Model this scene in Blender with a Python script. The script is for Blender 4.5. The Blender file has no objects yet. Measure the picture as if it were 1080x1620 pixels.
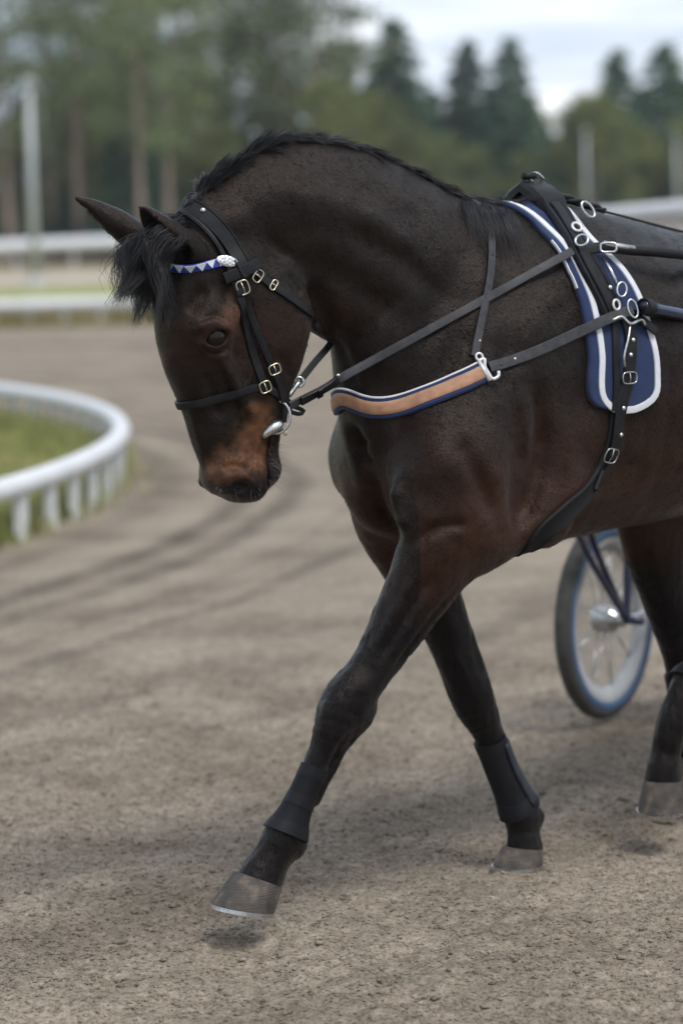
import bpy, bmesh, math, random
import numpy as np
from mathutils import Vector, Matrix
from mathutils.bvhtree import BVHTree
R = math.radians
random.seed(7); rng = np.random.default_rng(7)
scene = bpy.context.scene
col = scene.collection

# ------------------------------------------------------------------ camera
FPX, CAM_H, PITCH, ROLL = 4500.0, 1.62, R(5.80), R(1.5)
cam_data = bpy.data.cameras.new('camera')
cam = bpy.data.objects.new('camera', cam_data); col.objects.link(cam)
cam_data.sensor_fit = 'HORIZONTAL'; cam_data.sensor_width = 24.0
cam_data.lens = FPX / 1080 * 24.0
cam_data.clip_start = 0.1; cam_data.clip_end = 3000
cam_data.dof.use_dof = True; cam_data.dof.focus_distance = 6.42; cam_data.dof.aperture_fstop = 2.3
CM = Matrix.Translation((0, 0, CAM_H)) @ Matrix.Rotation(math.pi/2 - PITCH, 4, 'X') @ Matrix.Rotation(-ROLL, 4, 'Z')
cam.matrix_world = CM
scene.camera = cam
scene.render.resolution_x, scene.render.resolution_y = 682, 1024
scene.view_settings.view_transform = 'Standard'
scene.view_settings.look = 'None'
scene.view_settings.gamma = 1.0
scene.view_settings.exposure = 0.70

# ------------------------------------------------------------------ sky and sun (overcast)
SUN_EL, SUN_AZ = R(56), R(142)         # azimuth from +Y towards +X (veiled sun high behind the camera)
world = bpy.data.worlds.new('World'); scene.world = world; world.use_nodes = True
def build_world():
    nt = world.node_tree; nt.nodes.clear(); N = nt.nodes.new; L = nt.links.new
    out = N('ShaderNodeOutputWorld'); bg = N('ShaderNodeBackground'); L(bg.outputs[0], out.inputs[0])
    sky = N('ShaderNodeTexSky'); sky.sky_type = 'NISHITA'; sky.sun_disc = False
    sky.sun_elevation = SUN_EL; sky.sun_rotation = SUN_AZ; sky.air_density = 1.0; sky.dust_density = 2.0
    sc = N('ShaderNodeVectorMath'); sc.operation = 'SCALE'; sc.inputs['Scale'].default_value = 0.09
    L(sky.outputs[0], sc.inputs[0])
    tc = N('ShaderNodeTexCoord'); mp = N('ShaderNodeMapping'); L(tc.outputs['Generated'], mp.inputs[0])
    mp.inputs['Scale'].default_value = (5.5, 5.5, 26.0); mp.inputs['Location'].default_value = (1.2, 2.4, 0.57)
    n1 = N('ShaderNodeTexNoise'); n1.inputs['Scale'].default_value = 1.0; n1.inputs['Detail'].default_value = 5
    n1.inputs['Roughness'].default_value = 0.5; n1.inputs['Distortion'].default_value = 0.4
    L(mp.outputs[0], n1.inputs['Vector'])
    ramp = N('ShaderNodeValToRGB'); L(n1.outputs['Fac'], ramp.inputs[0])
    e = ramp.color_ramp.elements
    e[0].position = 0.42; e[0].color = (0.36, 0.43, 0.54, 1)
    e[1].position = 0.66; e[1].color = (0.95, 0.97, 1.0, 1)
    m = e.new(0.53); m.color = (0.58, 0.64, 0.73, 1)
    mix = N('ShaderNodeMix'); mix.data_type = 'RGBA'; mix.inputs['Factor'].default_value = 0.86
    L(sc.outputs[0], mix.inputs[6]); L(ramp.outputs[0], mix.inputs[7])
    L(mix.outputs[2], bg.inputs[0]); bg.inputs[1].default_value = 1.0
build_world()
sun_data = bpy.data.lights.new('sun', 'SUN'); sun_data.energy = 1.5; sun_data.angle = R(22); sun_data.color = (1, 0.96, 0.9)
sun = bpy.data.objects.new('sun', sun_data); col.objects.link(sun)
sd = Vector((math.sin(SUN_AZ)*math.cos(SUN_EL), math.cos(SUN_AZ)*math.cos(SUN_EL), math.sin(SUN_EL)))
sun.rotation_euler = sd.to_track_quat('Z', 'Y').to_euler(); sun.location = (0, 0, 30)

# ------------------------------------------------------------------ pixel <-> world helpers
CMI = np.array(CM.inverted()); CMN = np.array(CM)
def project(p):
    p = np.atleast_2d(np.asarray(p, float)); q = p @ CMI[:3, :3].T + CMI[:3, 3]
    return np.stack([540 + FPX*q[:, 0]/-q[:, 2], 810 - FPX*q[:, 1]/-q[:, 2]], 1)
def ray(px, py):
    d = CMN[:3, :3] @ np.array([(px-540)/FPX, -(py-810)/FPX, -1.0])
    return np.array([0, 0, CAM_H]), d/np.linalg.norm(d)
def on_plane(px, py, p0, n):
    o, d = ray(px, py); t = np.dot(np.asarray(p0)-o, n)/np.dot(d, n); return o + d*t
def ground_pt(px, py, z=0.0): return on_plane(px, py, (0, 0, z), (0, 0, 1))
def at_depth(px, py, Y):
    o, d = ray(px, py); return o + d*(Y/d[1])
def unit(v):
    v = np.asarray(v, float); return v/max(1e-12, np.linalg.norm(v))

# ------------------------------------------------------------------ object helpers
def link(o, parent=None):
    col.objects.link(o)
    if parent is not None: o.parent = parent
    return o
def tag(o, label=None, cat=None, group=None, kind=None):
    if label: o['label'] = label
    if cat: o['category'] = cat
    if group: o['group'] = group
    if kind: o['kind'] = kind
    return o
def thing(name, loc, label, cat, group=None):
    o = bpy.data.objects.new(name, None); o.empty_display_size = 0.1
    col.objects.link(o); o.location = loc; bpy.context.view_layer.update()
    return tag(o, label, cat, group)
def mesh_obj(name, V, F, mat, parent=None, smooth=True, origin=None):
    """V are world coordinates; the parent only has a translation"""
    V = np.asarray(V, float)
    off = np.zeros(3) if parent is None else np.array(parent_origin(parent))
    me = bpy.data.meshes.new(name)
    if isinstance(F, np.ndarray):
        V2 = (V-off).astype(np.float32); n, k = F.shape
        me.vertices.add(len(V2)); me.vertices.foreach_set('co', V2.ravel())
        me.loops.add(n*k); me.loops.foreach_set('vertex_index', F.astype(np.int32).ravel())
        me.polygons.add(n); me.polygons.foreach_set('loop_start', np.arange(0, n*k, k, dtype=np.int32))
        me.update(calc_edges=True); me.validate()
    else:
        me.from_pydata([tuple(v) for v in (V-off)], [], F); me.update()
    if smooth: me.polygons.foreach_set('use_smooth', [True]*len(me.polygons))
    if mat is not None: me.materials.append(mat)
    o = bpy.data.objects.new(name, me); link(o, parent); return o
def parent_origin(p):
    v = Vector((0, 0, 0))
    while p is not None: v = v + p.location; p = p.parent
    return v
class MB:
    def __init__(s): s.V = []; s.F = []
    def add(s, V, F):
        b = len(s.V); s.V += [tuple(map(float, v)) for v in V]; s.F += [tuple(int(i)+b for i in f) for f in F]
    def build(s, name, mat, parent=None, smooth=True, sharp=None):
        o = mesh_obj(name, s.V, s.F, mat, parent, smooth)
        if sharp: o.data.set_sharp_from_angle(angle=R(sharp))
        return o
def catmull(P, n):
    """resample polyline rows (any dim) to n points by chord-length Catmull-Rom"""
    P = np.asarray(P, float); m = len(P)
    if m == 2: t = np.linspace(0, 1, n)[:, None]; return P[0]*(1-t)+P[1]*t
    d = np.r_[0, np.cumsum(np.maximum(1e-9, np.linalg.norm(np.diff(P[:, :3], axis=0), axis=1)))]
    T = np.zeros_like(P)
    T[1:-1] = (P[2:]-P[:-2])/(d[2:]-d[:-2])[:, None]
    T[0] = (P[1]-P[0])/(d[1]-d[0]); T[-1] = (P[-1]-P[-2])/(d[-1]-d[-2])
    u = np.linspace(0, d[-1], n); i = np.clip(np.searchsorted(d, u, side='right')-1, 0, m-2)
    h = (d[i+1]-d[i])[:, None]; s = ((u-d[i])[:, None])/h
    return (2*s**3-3*s**2+1)*P[i]+(s**3-2*s**2+s)*h*T[i]+(-2*s**3+3*s**2)*P[i+1]+(s**3-s**2)*h*T[i+1]
def tangents(P, closed=False):
    if closed: T = np.roll(P, -1, 0)-np.roll(P, 1, 0)
    else: T = np.gradient(P, axis=0)
    return T/np.maximum(1e-9, np.linalg.norm(T, axis=1))[:, None]
def tube_mesh(P, r, seg=8, closed=False, caps=True):
    P = np.asarray(P, float); n = len(P); r = np.broadcast_to(np.asarray(r, float), (n,))
    T = tangents(P, closed); a = np.array([0, 0, 1.0]) if abs(T[0][2]) < .9 else np.array([1.0, 0, 0])
    U = np.zeros_like(P); u = unit(np.cross(a, T[0]))
    for i in range(n):
        u = unit(u - T[i]*np.dot(u, T[i])); U[i] = u
    W = np.cross(T, U); ang = np.linspace(0, 2*np.pi, seg, endpoint=False)
    V = (P[:, None] + r[:, None, None]*(np.cos(ang)[None, :, None]*U[:, None]+np.sin(ang)[None, :, None]*W[:, None])).reshape(-1, 3)
    F = []
    for i in range(n if closed else n-1):
        j = (i+1) % n
        for k in range(seg):
            l = (k+1) % seg; F.append((i*seg+k, i*seg+l, j*seg+l, j*seg+k))
    if caps and not closed:
        F.append(tuple(range(seg))[::-1]); F.append(tuple((n-1)*seg+k for k in range(seg)))
    return V, F
def ribbon_mesh(P, Nn, width, thick, closed=False, prof=None):
    """strap with rounded edges lying on points P with outward normals Nn"""
    P = np.asarray(P, float); Nn = np.asarray(Nn, float); n = len(P)
    width = np.broadcast_to(np.asarray(width, float), (n,))
    T = tangents(P, closed); S = np.cross(T, Nn); S /= np.maximum(1e-9, np.linalg.norm(S, axis=1))[:, None]
    NN = np.cross(S, T)
    if prof is None: prof = [(-1, 0), (-1, .55), (-.86, 1), (-.3, 1.1), (.3, 1.1), (.86, 1), (1, .55), (1, 0)]
    k = len(prof); V = []
    for (a, b) in prof: V.append(P + S*(a*width/2)[:, None] + NN*(b*thick))
    V = np.stack(V, 1).reshape(-1, 3); F = []
    for i in range(n if closed else n-1):
        j = (i+1) % n
        for q in range(k):
            l = (q+1) % k; F.append((i*k+q, j*k+q, j*k+l, i*k+l))
    if not closed:
        F.append(tuple(range(k))); F.append(tuple((n-1)*k+q for q in range(k))[::-1])
    return V, F
def ring_pts(c, n, rad, m=24, up=None, sx=1.0, power=1.0, a0=0, a1=2*math.pi):
    n = unit(n); up = np.array([0, 0, 1.0]) if up is None else np.asarray(up, float)
    v = unit(up - n*np.dot(up, n)); u = np.cross(v, n)
    a = np.linspace(a0, a1, m, endpoint=(a1-a0 < 6.2))
    ca, sa = np.cos(a), np.sin(a)
    ca = np.sign(ca)*np.abs(ca)**power; sa = np.sign(sa)*np.abs(sa)**power
    return np.asarray(c)+rad*(sx*ca[:, None]*u+sa[:, None]*v)

# ------------------------------------------------------------------ materials
def nodes(name):
    m = bpy.data.materials.new(name); m.use_nodes = True
    nt = m.node_tree; b = nt.nodes['Principled BSDF']; return m, nt, b
def mat_plain(name, c, rough=.5, metal=0, spec=.5, var=.0, scale=20, bump=0, bscale=200, c2=None, coat=0, sheen=0):
    m, nt, b = nodes(name); N = nt.nodes.new; L = nt.links.new
    b.inputs['Base Color'].default_value = (*c, 1); b.inputs['Roughness'].default_value = rough
    b.inputs['Metallic'].default_value = metal; b.inputs['Specular IOR Level'].default_value = spec
    b.inputs['Coat Weight'].default_value = coat; b.inputs['Sheen Weight'].default_value = sheen
    tc = N('ShaderNodeTexCoord')
    if var or c2:
        no = N('ShaderNodeTexNoise'); no.inputs['Scale'].default_value = scale; no.inputs['Detail'].default_value = 6
        L(tc.outputs['Object'], no.inputs['Vector'])
        rp = N('ShaderNodeValToRGB'); L(no.outputs['Fac'], rp.inputs[0])
        cc = c2 if c2 else tuple(x*(1-var) for x in c)
        rp.color_ramp.elements[0].position = .35; rp.color_ramp.elements[0].color = (*cc, 1)
        rp.color_ramp.elements[1].position = .65; rp.color_ramp.elements[1].color = (*(c if c2 else tuple(min(1, x*(1+var)) for x in c)), 1)
        L(rp.outputs[0], b.inputs['Base Color'])
        mr = N('ShaderNodeMapRange'); mr.inputs[3].default_value = max(0, rough-.1); mr.inputs[4].default_value = min(1, rough+.12)
        L(no.outputs['Fac'], mr.inputs[0]); L(mr.outputs[0], b.inputs['Roughness'])
    if bump:
        n2 = N('ShaderNodeTexNoise'); n2.inputs['Scale'].default_value = bscale; n2.inputs['Detail'].default_value = 4
        L(tc.outputs['Object'], n2.inputs['Vector'])
        bp = N('ShaderNodeBump'); bp.inputs['Strength'].default_value = bump; bp.inputs['Distance'].default_value = .002
        L(n2.outputs['Fac'], bp.inputs['Height']); L(bp.outputs[0], b.inputs['Normal'])
    return m
M = {}
M['leather'] = mat_plain('black_leather', (.0085, .0085, .0098), .45, spec=.24, var=.35, scale=60, bump=.25, bscale=500)
M['leather_grey'] = mat_plain('worn_grey_leather', (.030, .030, .034), .5, spec=.4, var=.3, scale=50, bump=.3, bscale=400)
M['nylon'] = mat_plain('black_webbing', (.007, .007, .0085), .65, spec=.25, var=.2, scale=80, bump=.4, bscale=900)
M['tan'] = mat_plain('tan_leather', (.40, .215, .125), .55, c2=(.30, .155, .088), scale=45, bump=.3, bscale=300)
M['steel'] = mat_plain('steel', (.55, .55, .54), .28, metal=1, var=.1, scale=80)
M['brass'] = mat_plain('brass', (.62, .56, .42), .28, metal=1, var=.15, scale=80)
M['white_metal'] = mat_plain('white_metal', (.60, .60, .59), .35, metal=.3, var=.08, scale=60)
M['blue_cloth'] = mat_plain('navy_cloth', (.008, .022, .078), .85, var=.18, scale=35, bump=.5, bscale=900, sheen=.1)
M['white_cloth'] = mat_plain('white_binding', (.62, .63, .65), .8, var=.06, scale=60, bump=.4, bscale=700)
M['blue_enamel'] = mat_plain('blue_enamel', (.012, .04, .30), .3)
M['blue_paint'] = mat_plain('blue_paint', (.006, .010, .045), .3, var=.15, scale=20, coat=.4)
M['rail'] = mat_plain('white_rail_paint', (.64, .65, .665), .5, var=.05, scale=4)
M['rail_post'] = mat_plain('white_post_paint', (.60, .61, .61), .6, c2=(.50, .51, .49), scale=7)
# ------------------------------------------------------------------ horse frame: a spine curving to its right
O0 = np.array([0.508, 6.96])
_f = np.linspace(-2.2, 1.8, 401)
_th = np.radians(np.interp(_f, [-1.6, -.9, -.4, 0, .5, 1.0], [54, 50, 43, 38, 35, 31]))
_H = np.stack([-np.cos(_th), -np.sin(_th)], 1); _Lf = np.stack([np.sin(_th), -np.cos(_th)], 1)
_S = np.zeros((401, 2)); i0 = 220
for i in range(i0+1, 401): _S[i] = _S[i-1]+(_H[i]+_H[i-1])/2*.01
for i in range(i0-1, -1, -1): _S[i] = _S[i+1]-(_H[i]+_H[i+1])/2*.01
_S += O0
def ip(tab, f): return np.array([np.interp(f, _f, tab[:, 0]), np.interp(f, _f, tab[:, 1])])
def loc(f, l, z): s = ip(_S, f)+l*ip(_Lf, f); return np.array([s[0], s[1], z])
def latax(f): v = ip(_Lf, f); return np.array([v[0], v[1], 0.0])
def fwdax(f): v = ip(_H, f); return np.array([v[0], v[1], 0.0])
def Qf(px, py, l):
    z = 1.0; f = 0
    for _ in range(4):
        a, b = -2.0, 1.7
        for _ in range(40):
            m = (a+b)/2
            if project(loc(m, l, z))[0, 0] > px: a = m
            else: b = m
        f = (a+b)/2
        a, b = -.6, 2.6
        for _ in range(30):
            m = (a+b)/2
            if project(loc(f, l, m))[0, 1] > py: a = m
            else: b = m
        z = (a+b)/2
    return f, l, z
def Q(px, py, l): return loc(*Qf(px, py, l))

# ------------------------------------------------------------------ implicit body: smooth union of tapered limbs
class Field:
    def __init__(s): s.ops = []
    def chain(s, st, side, k=.03, n=None, sub=False):
        """st rows: x,y,z, radius in plane, radius sideways; side: sideways axis (one or per row)"""
        st = np.asarray(st, float); side = np.broadcast_to(np.asarray(side, float), (len(st), 3))
        A = np.hstack([st, side]); m = n or max(2, 4*(len(st)-1)+1)
        A = catmull(A, m) if len(st) > 1 else np.vstack([A, A+1e-4])
        A[:, 5:8] /= np.linalg.norm(A[:, 5:8], axis=1)[:, None]
        A[:, 3:5] = np.maximum(A[:, 3:5], .001)
        rm = A[:, 3:5].max(); mg = k+.02
        s.ops.append(dict(t='c', A=A, k=k, sub=sub, lo=A[:, :3].min(0)-rm-mg, hi=A[:, :3].max(0)+rm+mg))
    def blob(s, c, r, ax, k=.03, sub=False):
        ax = np.asarray(ax, float); r = np.asarray(r, float); rm = r.max()+k+.02
        s.ops.append(dict(t='e', c=np.asarray(c, float), r=r, ax=ax, k=k, sub=sub, lo=np.asarray(c)-rm, hi=np.asarray(c)+rm))
    def dist(s, op, P, segs=None):
        P = P.astype(np.float32)
        if op['t'] == 'e':
            q = (P-op['c'].astype(np.float32)) @ op['ax'].T.astype(np.float32); rr = op['r'].astype(np.float32); a = q/rr; k0 = np.sqrt((a*a).sum(1)); b = a/rr; k1 = np.sqrt((b*b).sum(1))
            return k0*(k0-1)/np.maximum(k1, 1e-6)
        A = op['A'].astype(np.float32); best = np.full(len(P), 9.0, np.float32)
        for i in (range(len(A)-1) if segs is None else segs):
            a, b = A[i, :3], A[i+1, :3]; ab = b-a; L2 = max(1e-12, ab@ab)
            t = np.clip((P-a)@ab/L2, 0, 1); q = P-a-t[:, None]*ab
            sd = A[i, 5:8]; ru = A[i, 3]+(A[i+1, 3]-A[i, 3])*t; rv = A[i, 4]+(A[i+1, 4]-A[i, 4])*t
            ql = q@sd; qr2 = np.maximum(0, (q*q).sum(1)-ql*ql); 
            k0 = np.sqrt(qr2/ru**2+ql*ql/rv**2); k1 = np.sqrt(qr2/ru**4+ql*ql/rv**4)
            best = np.minimum(best, k0*(k0-1)/np.maximum(k1, 1e-6))
        return best
    def __call__(s, P, ops=None):
        d = np.full(len(P), .5, np.float32)
        for op in (s.ops if ops is None else ops):
            segs = None
            if isinstance(op, tuple): op, segs = op
            dd = s.dist(op, P, segs); k = op['k']
            if op['sub']:
                h = np.clip(.5-.5*(d+dd)/k, 0, 1); d = d+(-dd-d)*h+k*h*(1-h)
            else:
                h = np.clip(.5+.5*(d-dd)/k, 0, 1); d = d+(dd-d)*h-k*h*(1-h)
        return d
    def mesh(s, vox, th):
        c, sn = math.cos(th), math.sin(th); Rg = np.array([[c, sn, 0], [-sn, c, 0], [0, 0, 1.0]])  # world -> grid
        for op in s.ops:
            cs = np.array([[x, y, z] for x in (op['lo'][0], op['hi'][0]) for y in (op['lo'][1], op['hi'][1]) for z in (op['lo'][2], op['hi'][2])])
            if op['t'] == 'c':
                g = op['A'][:, :3] @ Rg.T; rm = op['A'][:, 3:5].max()+op['k']+.02; op['glo'] = g.min(0)-rm; op['ghi'] = g.max(0)+rm
            else:
                g = op['c'] @ Rg.T; rm = op['r'].max()+op['k']+.02; op['glo'] = g-rm; op['ghi'] = g+rm
        lo = np.min([o['glo'] for o in s.ops if not o['sub']], 0); hi = np.max([o['ghi'] for o in s.ops if not o['sub']], 0)
        B = 16; nb = np.ceil((hi-lo)/(vox*B)).astype(int); n = nb*B
        D = np.empty(tuple(n), np.float32)
        bi = np.stack(np.meshgrid(*[np.arange(k) for k in nb], indexing='ij'), -1).reshape(-1, 3)
        cen = lo+(bi*B+(B-1)/2)*vox; dc = s(cen @ Rg)
        loc_ = np.stack(np.meshgrid(*[np.arange(B)]*3, indexing='ij'), -1).reshape(-1, 3)*vox
        half = B*vox/2; thr = half*1.75*1.25+.01
        for b, ce, d0 in zip(bi, cen, dc):
            sl = tuple(slice(k*B, k*B+B) for k in b)
            if abs(d0) > thr: D[sl] = d0; continue
            ops = []; cw = (ce @ Rg)[None]; hd = half*1.74
            for o in s.ops:
                if not (np.all(ce+half > o['glo']) and np.all(ce-half < o['ghi'])): continue
                if o['t'] == 'e': ops.append((o, None)); continue
                A = o['A']; a_ = A[:-1, :3]; ab = A[1:, :3]-a_
                t = np.clip(((cw-a_)*ab).sum(1)/np.maximum(1e-12, (ab*ab).sum(1)), 0, 1)
                q = np.linalg.norm(cw-a_-t[:, None]*ab, axis=1)-np.maximum(A[:-1, 3:5].max(1), A[1:, 3:5].max(1))
                # near-field distance of each segment with its ellipse
                sg = np.nonzero(q < hd+o['k']+.01)[0]
                if len(sg) > 3:
                    ds = np.array([s.dist(o, cw, [i])[0] for i in sg]); sg = sg[ds < ds.min()+2*hd*1.15]
                    if ds.min() > hd*1.3+o['k']+.01: continue
                if len(sg): ops.append((o, list(sg)))
            if not ops: D[sl] = .5; continue
            D[sl] = s((lo+b*B*vox+loc_) @ Rg, ops).reshape(B, B, B)
        # surface nets
        S = D < 0; ins = S[:-1, :-1, :-1].astype(np.uint8)
        cnt = np.zeros(ins.shape, np.uint8)
        for i in (0, 1):
            for j in (0, 1):
                for k in (0, 1):
                    cnt += S[i:S.shape[0]-1+i, j:S.shape[1]-1+j, k:S.shape[2]-1+k]
        act = np.argwhere((cnt > 0) & (cnt < 8)); del cnt, ins
        idx = np.full(tuple(x-1 for x in S.shape), -1, np.int32); idx[act[:, 0], act[:, 1], act[:, 2]] = np.arange(len(act))
        co = [(i, j, k) for i in (0, 1) for j in (0, 1) for k in (0, 1)]
        val = {c_: D[act[:, 0]+c_[0], act[:, 1]+c_[1], act[:, 2]+c_[2]] for c_ in co}
        acc = np.zeros((len(act), 3)); w = np.zeros(len(act))
        for a in co:
            for ax in range(3):
                if a[ax] == 0:
                    b = list(a); b[ax] = 1; b = tuple(b); va, vb = val[a], val[b]; m = (va < 0) != (vb < 0)
                    t = np.where(m, va/np.where(va == vb, 1, va-vb), 0)
                    p = np.tile(np.array(a, float), (len(act), 1)); p[:, ax] += t
                    acc[m] += p[m]; w[m] += 1
        V = (lo+(act+acc/w[:, None])*vox) @ Rg
        F = []
        for ax in range(3):
            u, v = (ax+1) % 3, (ax+2) % 3
            s0 = [slice(1, None)]*3; s1 = [slice(1, None)]*3; s0[ax] = slice(0, -1); s1[ax] = slice(1, None)
            s0 = [slice(1, -1) if i != ax else slice(0, -1) for i in range(3)]; s1 = [slice(1, -1) if i != ax else slice(1, None) for i in range(3)]
            A, Bq = S[tuple(s0)], S[tuple(s1)]; e = np.argwhere(A != Bq); fl = A[e[:, 0], e[:, 1], e[:, 2]]
            e = e.copy()
            for i in range(3):
                if i != ax: e[:, i] += 1
            def g(du, dv):
                q = e.copy(); q[:, u] -= du; q[:, v] -= dv; return idx[q[:, 0], q[:, 1], q[:, 2]]
            q = np.stack([g(0, 0), g(1, 0), g(1, 1), g(0, 1)], 1)
            q[~fl] = q[~fl][:, ::-1]; F.append(q)
        F = np.vstack(F); F = F[(F >= 0).all(1)]
        # light smoothing
        E = np.vstack([F[:, [0, 1]], F[:, [1, 2]], F[:, [2, 3]], F[:, [3, 0]]])
        deg = np.bincount(E.ravel(), minlength=len(V)).astype(float)
        for lam in (.5, -.52)*5+(.5,):
            sm = np.stack([np.bincount(E[:, 0], V[E[:, 1], i], len(V))+np.bincount(E[:, 1], V[E[:, 0], i], len(V)) for i in range(3)], 1)/np.maximum(deg, 1)[:, None]
            V = V+lam*(sm-V)
        return V, F

B = Field()
# ---- trunk
tr = [(.28, 1.165, .315, .195), (.10, 1.20, .375, .245), (-.10, 1.225, .39, .272), (-.40, 1.205, .350, .30), (-.75, 1.235, .300, .29), (-1.05, 1.27, .285, .27), (-1.25, 1.27, .26, .25)]
B.chain([(*loc(f, 0, z), ru, rv) for f, z, ru, rv in tr], [latax(t[0]) for t in tr], k=.02, n=25)
B.chain([(*loc(f, 0, z), r, r) for f, z, r in [(.34, 1.50, .05), (.20, 1.565, .05), (.02, 1.60, .048), (-.2, 1.55, .05), (-.5, 1.50, .05)]], latax(0), k=.10)
# ---- neck: crest pixel, front pixel, sideways offset, half width
nk = [((800, 356), (600, 690), 0, .165), ((722, 322), (588, 605), 0, .135), ((632, 272), (556, 562), 0, .112), ((545, 240), (516, 525), 0, .098), ((468, 231), (478, 462), 0, .088), ((398, 254), (443, 415), -.0, .08), ((345, 293), (405, 395), -.0, .072)]
NK = []
for (c, fr, l, hw) in nk:
    a, b = Q(*c, l), Q(*fr, l); NK.append((*((a+b)/2), np.linalg.norm(a-b)/2, hw))
NKf = [Qf((c[0]+fr[0])/2, (c[1]+fr[1])/2, l)[0] for c, fr, l, hw in nk]
B.chain(NK, [latax(f) for f in NKf], k=.09, n=25)
crest = [(*Q(x, y+22, 0), .02, .02) for x, y in [(770, 335), (700, 303), (632, 262), (545, 230), (468, 221), (398, 244), (345, 285), (300, 330)]]
B.chain(crest, latax(.6), k=.05, n=22)
# ---- shoulder, arm, pectorals, both sides
for s in (1, -1):
    df = 0 if s == 1 else -.10
    B.chain([(*loc(.08, s*.12, 1.44), .11, .055), (*loc(.25, s*.165, 1.25), .125, .075), (*loc(.41+df*.3, s*.185, 1.06), .12, .085)], latax(.2), k=.07)
    B.chain([(*loc(.44+df*.5, s*.165, 1.04), .115, .10), (*loc(.36+df, s*.185, .93), .125, .085)], latax(.3), k=.06)      # upper arm
    B.chain([(*loc(.12+df, s*.185, 1.08), .10, .07), (*loc(.20+df, s*.20, .93), .09, .065)], latax(.2), k=.07)             # triceps
    B.blob(loc(.435, s*.080, 1.0), (.115, .085, .125), np.array([fwdax(.5), latax(.5), (0, 0, 1)]), k=.05)                  # pectorals
    B.blob(loc(.43, s*.10, 1.11), (.10, .10, .13), np.array([fwdax(.5), latax(.5), (0, 0, 1)]), k=.06)
    B.chain([(*loc(.36, s*.07, .93), .06, .06), (*loc(.16, s*.06, .90), .05, .06)], latax(.3), k=.08)
# creases: jugular groove, shoulder edge, pectoral folds
B.chain([(*Q(505, 470, .085), .016, .03), (*Q(545, 540, .10), .018, .03), (*Q(600, 610, .125), .016, .03)], latax(.6), k=.05, sub=True)
B.chain([(*Q(690, 470, .19), .03, .03), (*Q(640, 600, .21), .022, .03), (*Q(640, 690, .215), .016, .03)], latax(.5), k=.06, sub=True)
B.chain([(*Q(592, 745, .05), .012, .02), (*Q(612, 800, .06), .014, .022), (*Q(638, 858, .09), .014, .03)], latax(.5), k=.035, sub=True)
B.chain([(*loc(.58, 0, 1.12), .02, .014), (*loc(.57, 0, 1.0), .02, .014), (*loc(.50, 0, .90), .02, .016)], latax(.5), k=.045, sub=True)
B.chain([(*Q(640, 775, .15), .03, .022), (*Q(655, 810, .17), .03, .02)], latax(.5), k=.04)
B.chain([(*Q(840, 560, .30), .03, .03), (*Q(850, 700, .30), .025, .03), (*Q(830, 800, .27), .02, .03)], latax(.1), k=.08, sub=True)
# ---- fore legs: pixel x, y, sideways, radius in plane, radius sideways
def leg(rows, k=.035, n=None): 
    st = [(*Q(x, y, l), a, b) for x, y, l, a, b in rows]
    sd = [latax(Qf(x, y, l)[0]) for x, y, l, a, b in rows]
    B.chain(st, sd, k=k, n=n or 3*len(rows)); return st
LF = leg([(712, 838, .18, .120, .088), (672, 915, .155, .088, .075), (628, 992, .13, .068, .062), (584, 1062, .11, .053, .052), (547, 1112, .10, .059, .055), (530, 1146, .095, .049, .046), (511, 1185, .09, .0315, .031), (486, 1238, .08, .0265, .026), (464, 1286, .07, .031, .030), (447, 1322, .062, .046, .040), (433, 1352, .057, .045, .040), (418, 1380, .052, .051, .048), (411, 1393, .05, .053, .052)], k=.05, n=40)
B.blob(Q(465, 1338, .06), (.03, .03, .03), np.eye(3), k=.03)          # ergot and sesamoids
B.blob(Q(566, 1128, .10), (.03, .03, .035), np.eye(3), k=.035)
B.chain([(*Q(580, 1122, .10), .016, .02), (*Q(535, 1195, .088), .011, .015), (*Q(497, 1268, .075), .011, .015)], latax(.8), k=.03)   # tendons
RF = leg([(628, 820, -.18, .115, .085), (665, 905, -.175, .088, .072), (702, 985, -.165, .064, .058), (725, 1042, -.155, .057, .054), (743, 1092, -.148, .058, .055), (756, 1128, -.143, .049, .047), (770, 1162, -.138, .034, .034), (788, 1212, -.132, .031, .029), (808, 1258, -.127, .034, .031), (822, 1292, -.123, .043, .038), (825, 1315, -.121, .039, .037), (828, 1334, -.12, .045, .045), (829, 1341, -.12, .047, .047)], k=.05, n=40)
B.blob(Q(842, 1293, -.123), (.03, .03, .03), np.eye(3), k=.03)
B.chain([(*Q(775, 1132, -.143), .014, .018), (*Q(805, 1208, -.132), .011, .015), (*Q(832, 1270, -.126), .011, .015)], latax(0), k=.03)
# ---- hind quarters and legs
for s in (1, -1):
    B.chain([(*loc(-1.10, s*.15, 1.32), .20, .12), (*loc(-1.02, s*.18, 1.12), .22, .10), (*loc(-.86, s*.17, .98), .14, .085)], latax(-1), k=.08)
    B.chain([(*loc(-1.35, s*.12, 1.25), .14, .11), (*loc(-1.30, s*.14, 1.02), .13, .09), (*loc(-1.15, s*.14, .86), .11, .075)], latax(-1.2), k=.08)
RH = leg([(1035, 800, -.14, .14, .08), (1037, 870, -.145, .098, .068), (1049, 935, -.15, .070, .058), (1066, 985, -.15, .066, .056), (1074, 1030, -.15, .050, .046), (1078, 1085, -.16, .036, .034), (1084, 1130, -.18, .036, .034), (1090, 1165, -.2, .042, .038), (1086, 1188, -.21, .038, .036), (1082, 1206, -.22, .044, .044)], k=.06, n=30)
LHr = [(*loc(-.92, .15, .93), .15, .085), (*loc(-.98, .12, .80), .10, .07), (*loc(-1.02, .09, .70), .07, .058), (*loc(-1.03, .07, .62), .066, .055), (*loc(-.90, .045, .50), .044, .040)]
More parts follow.
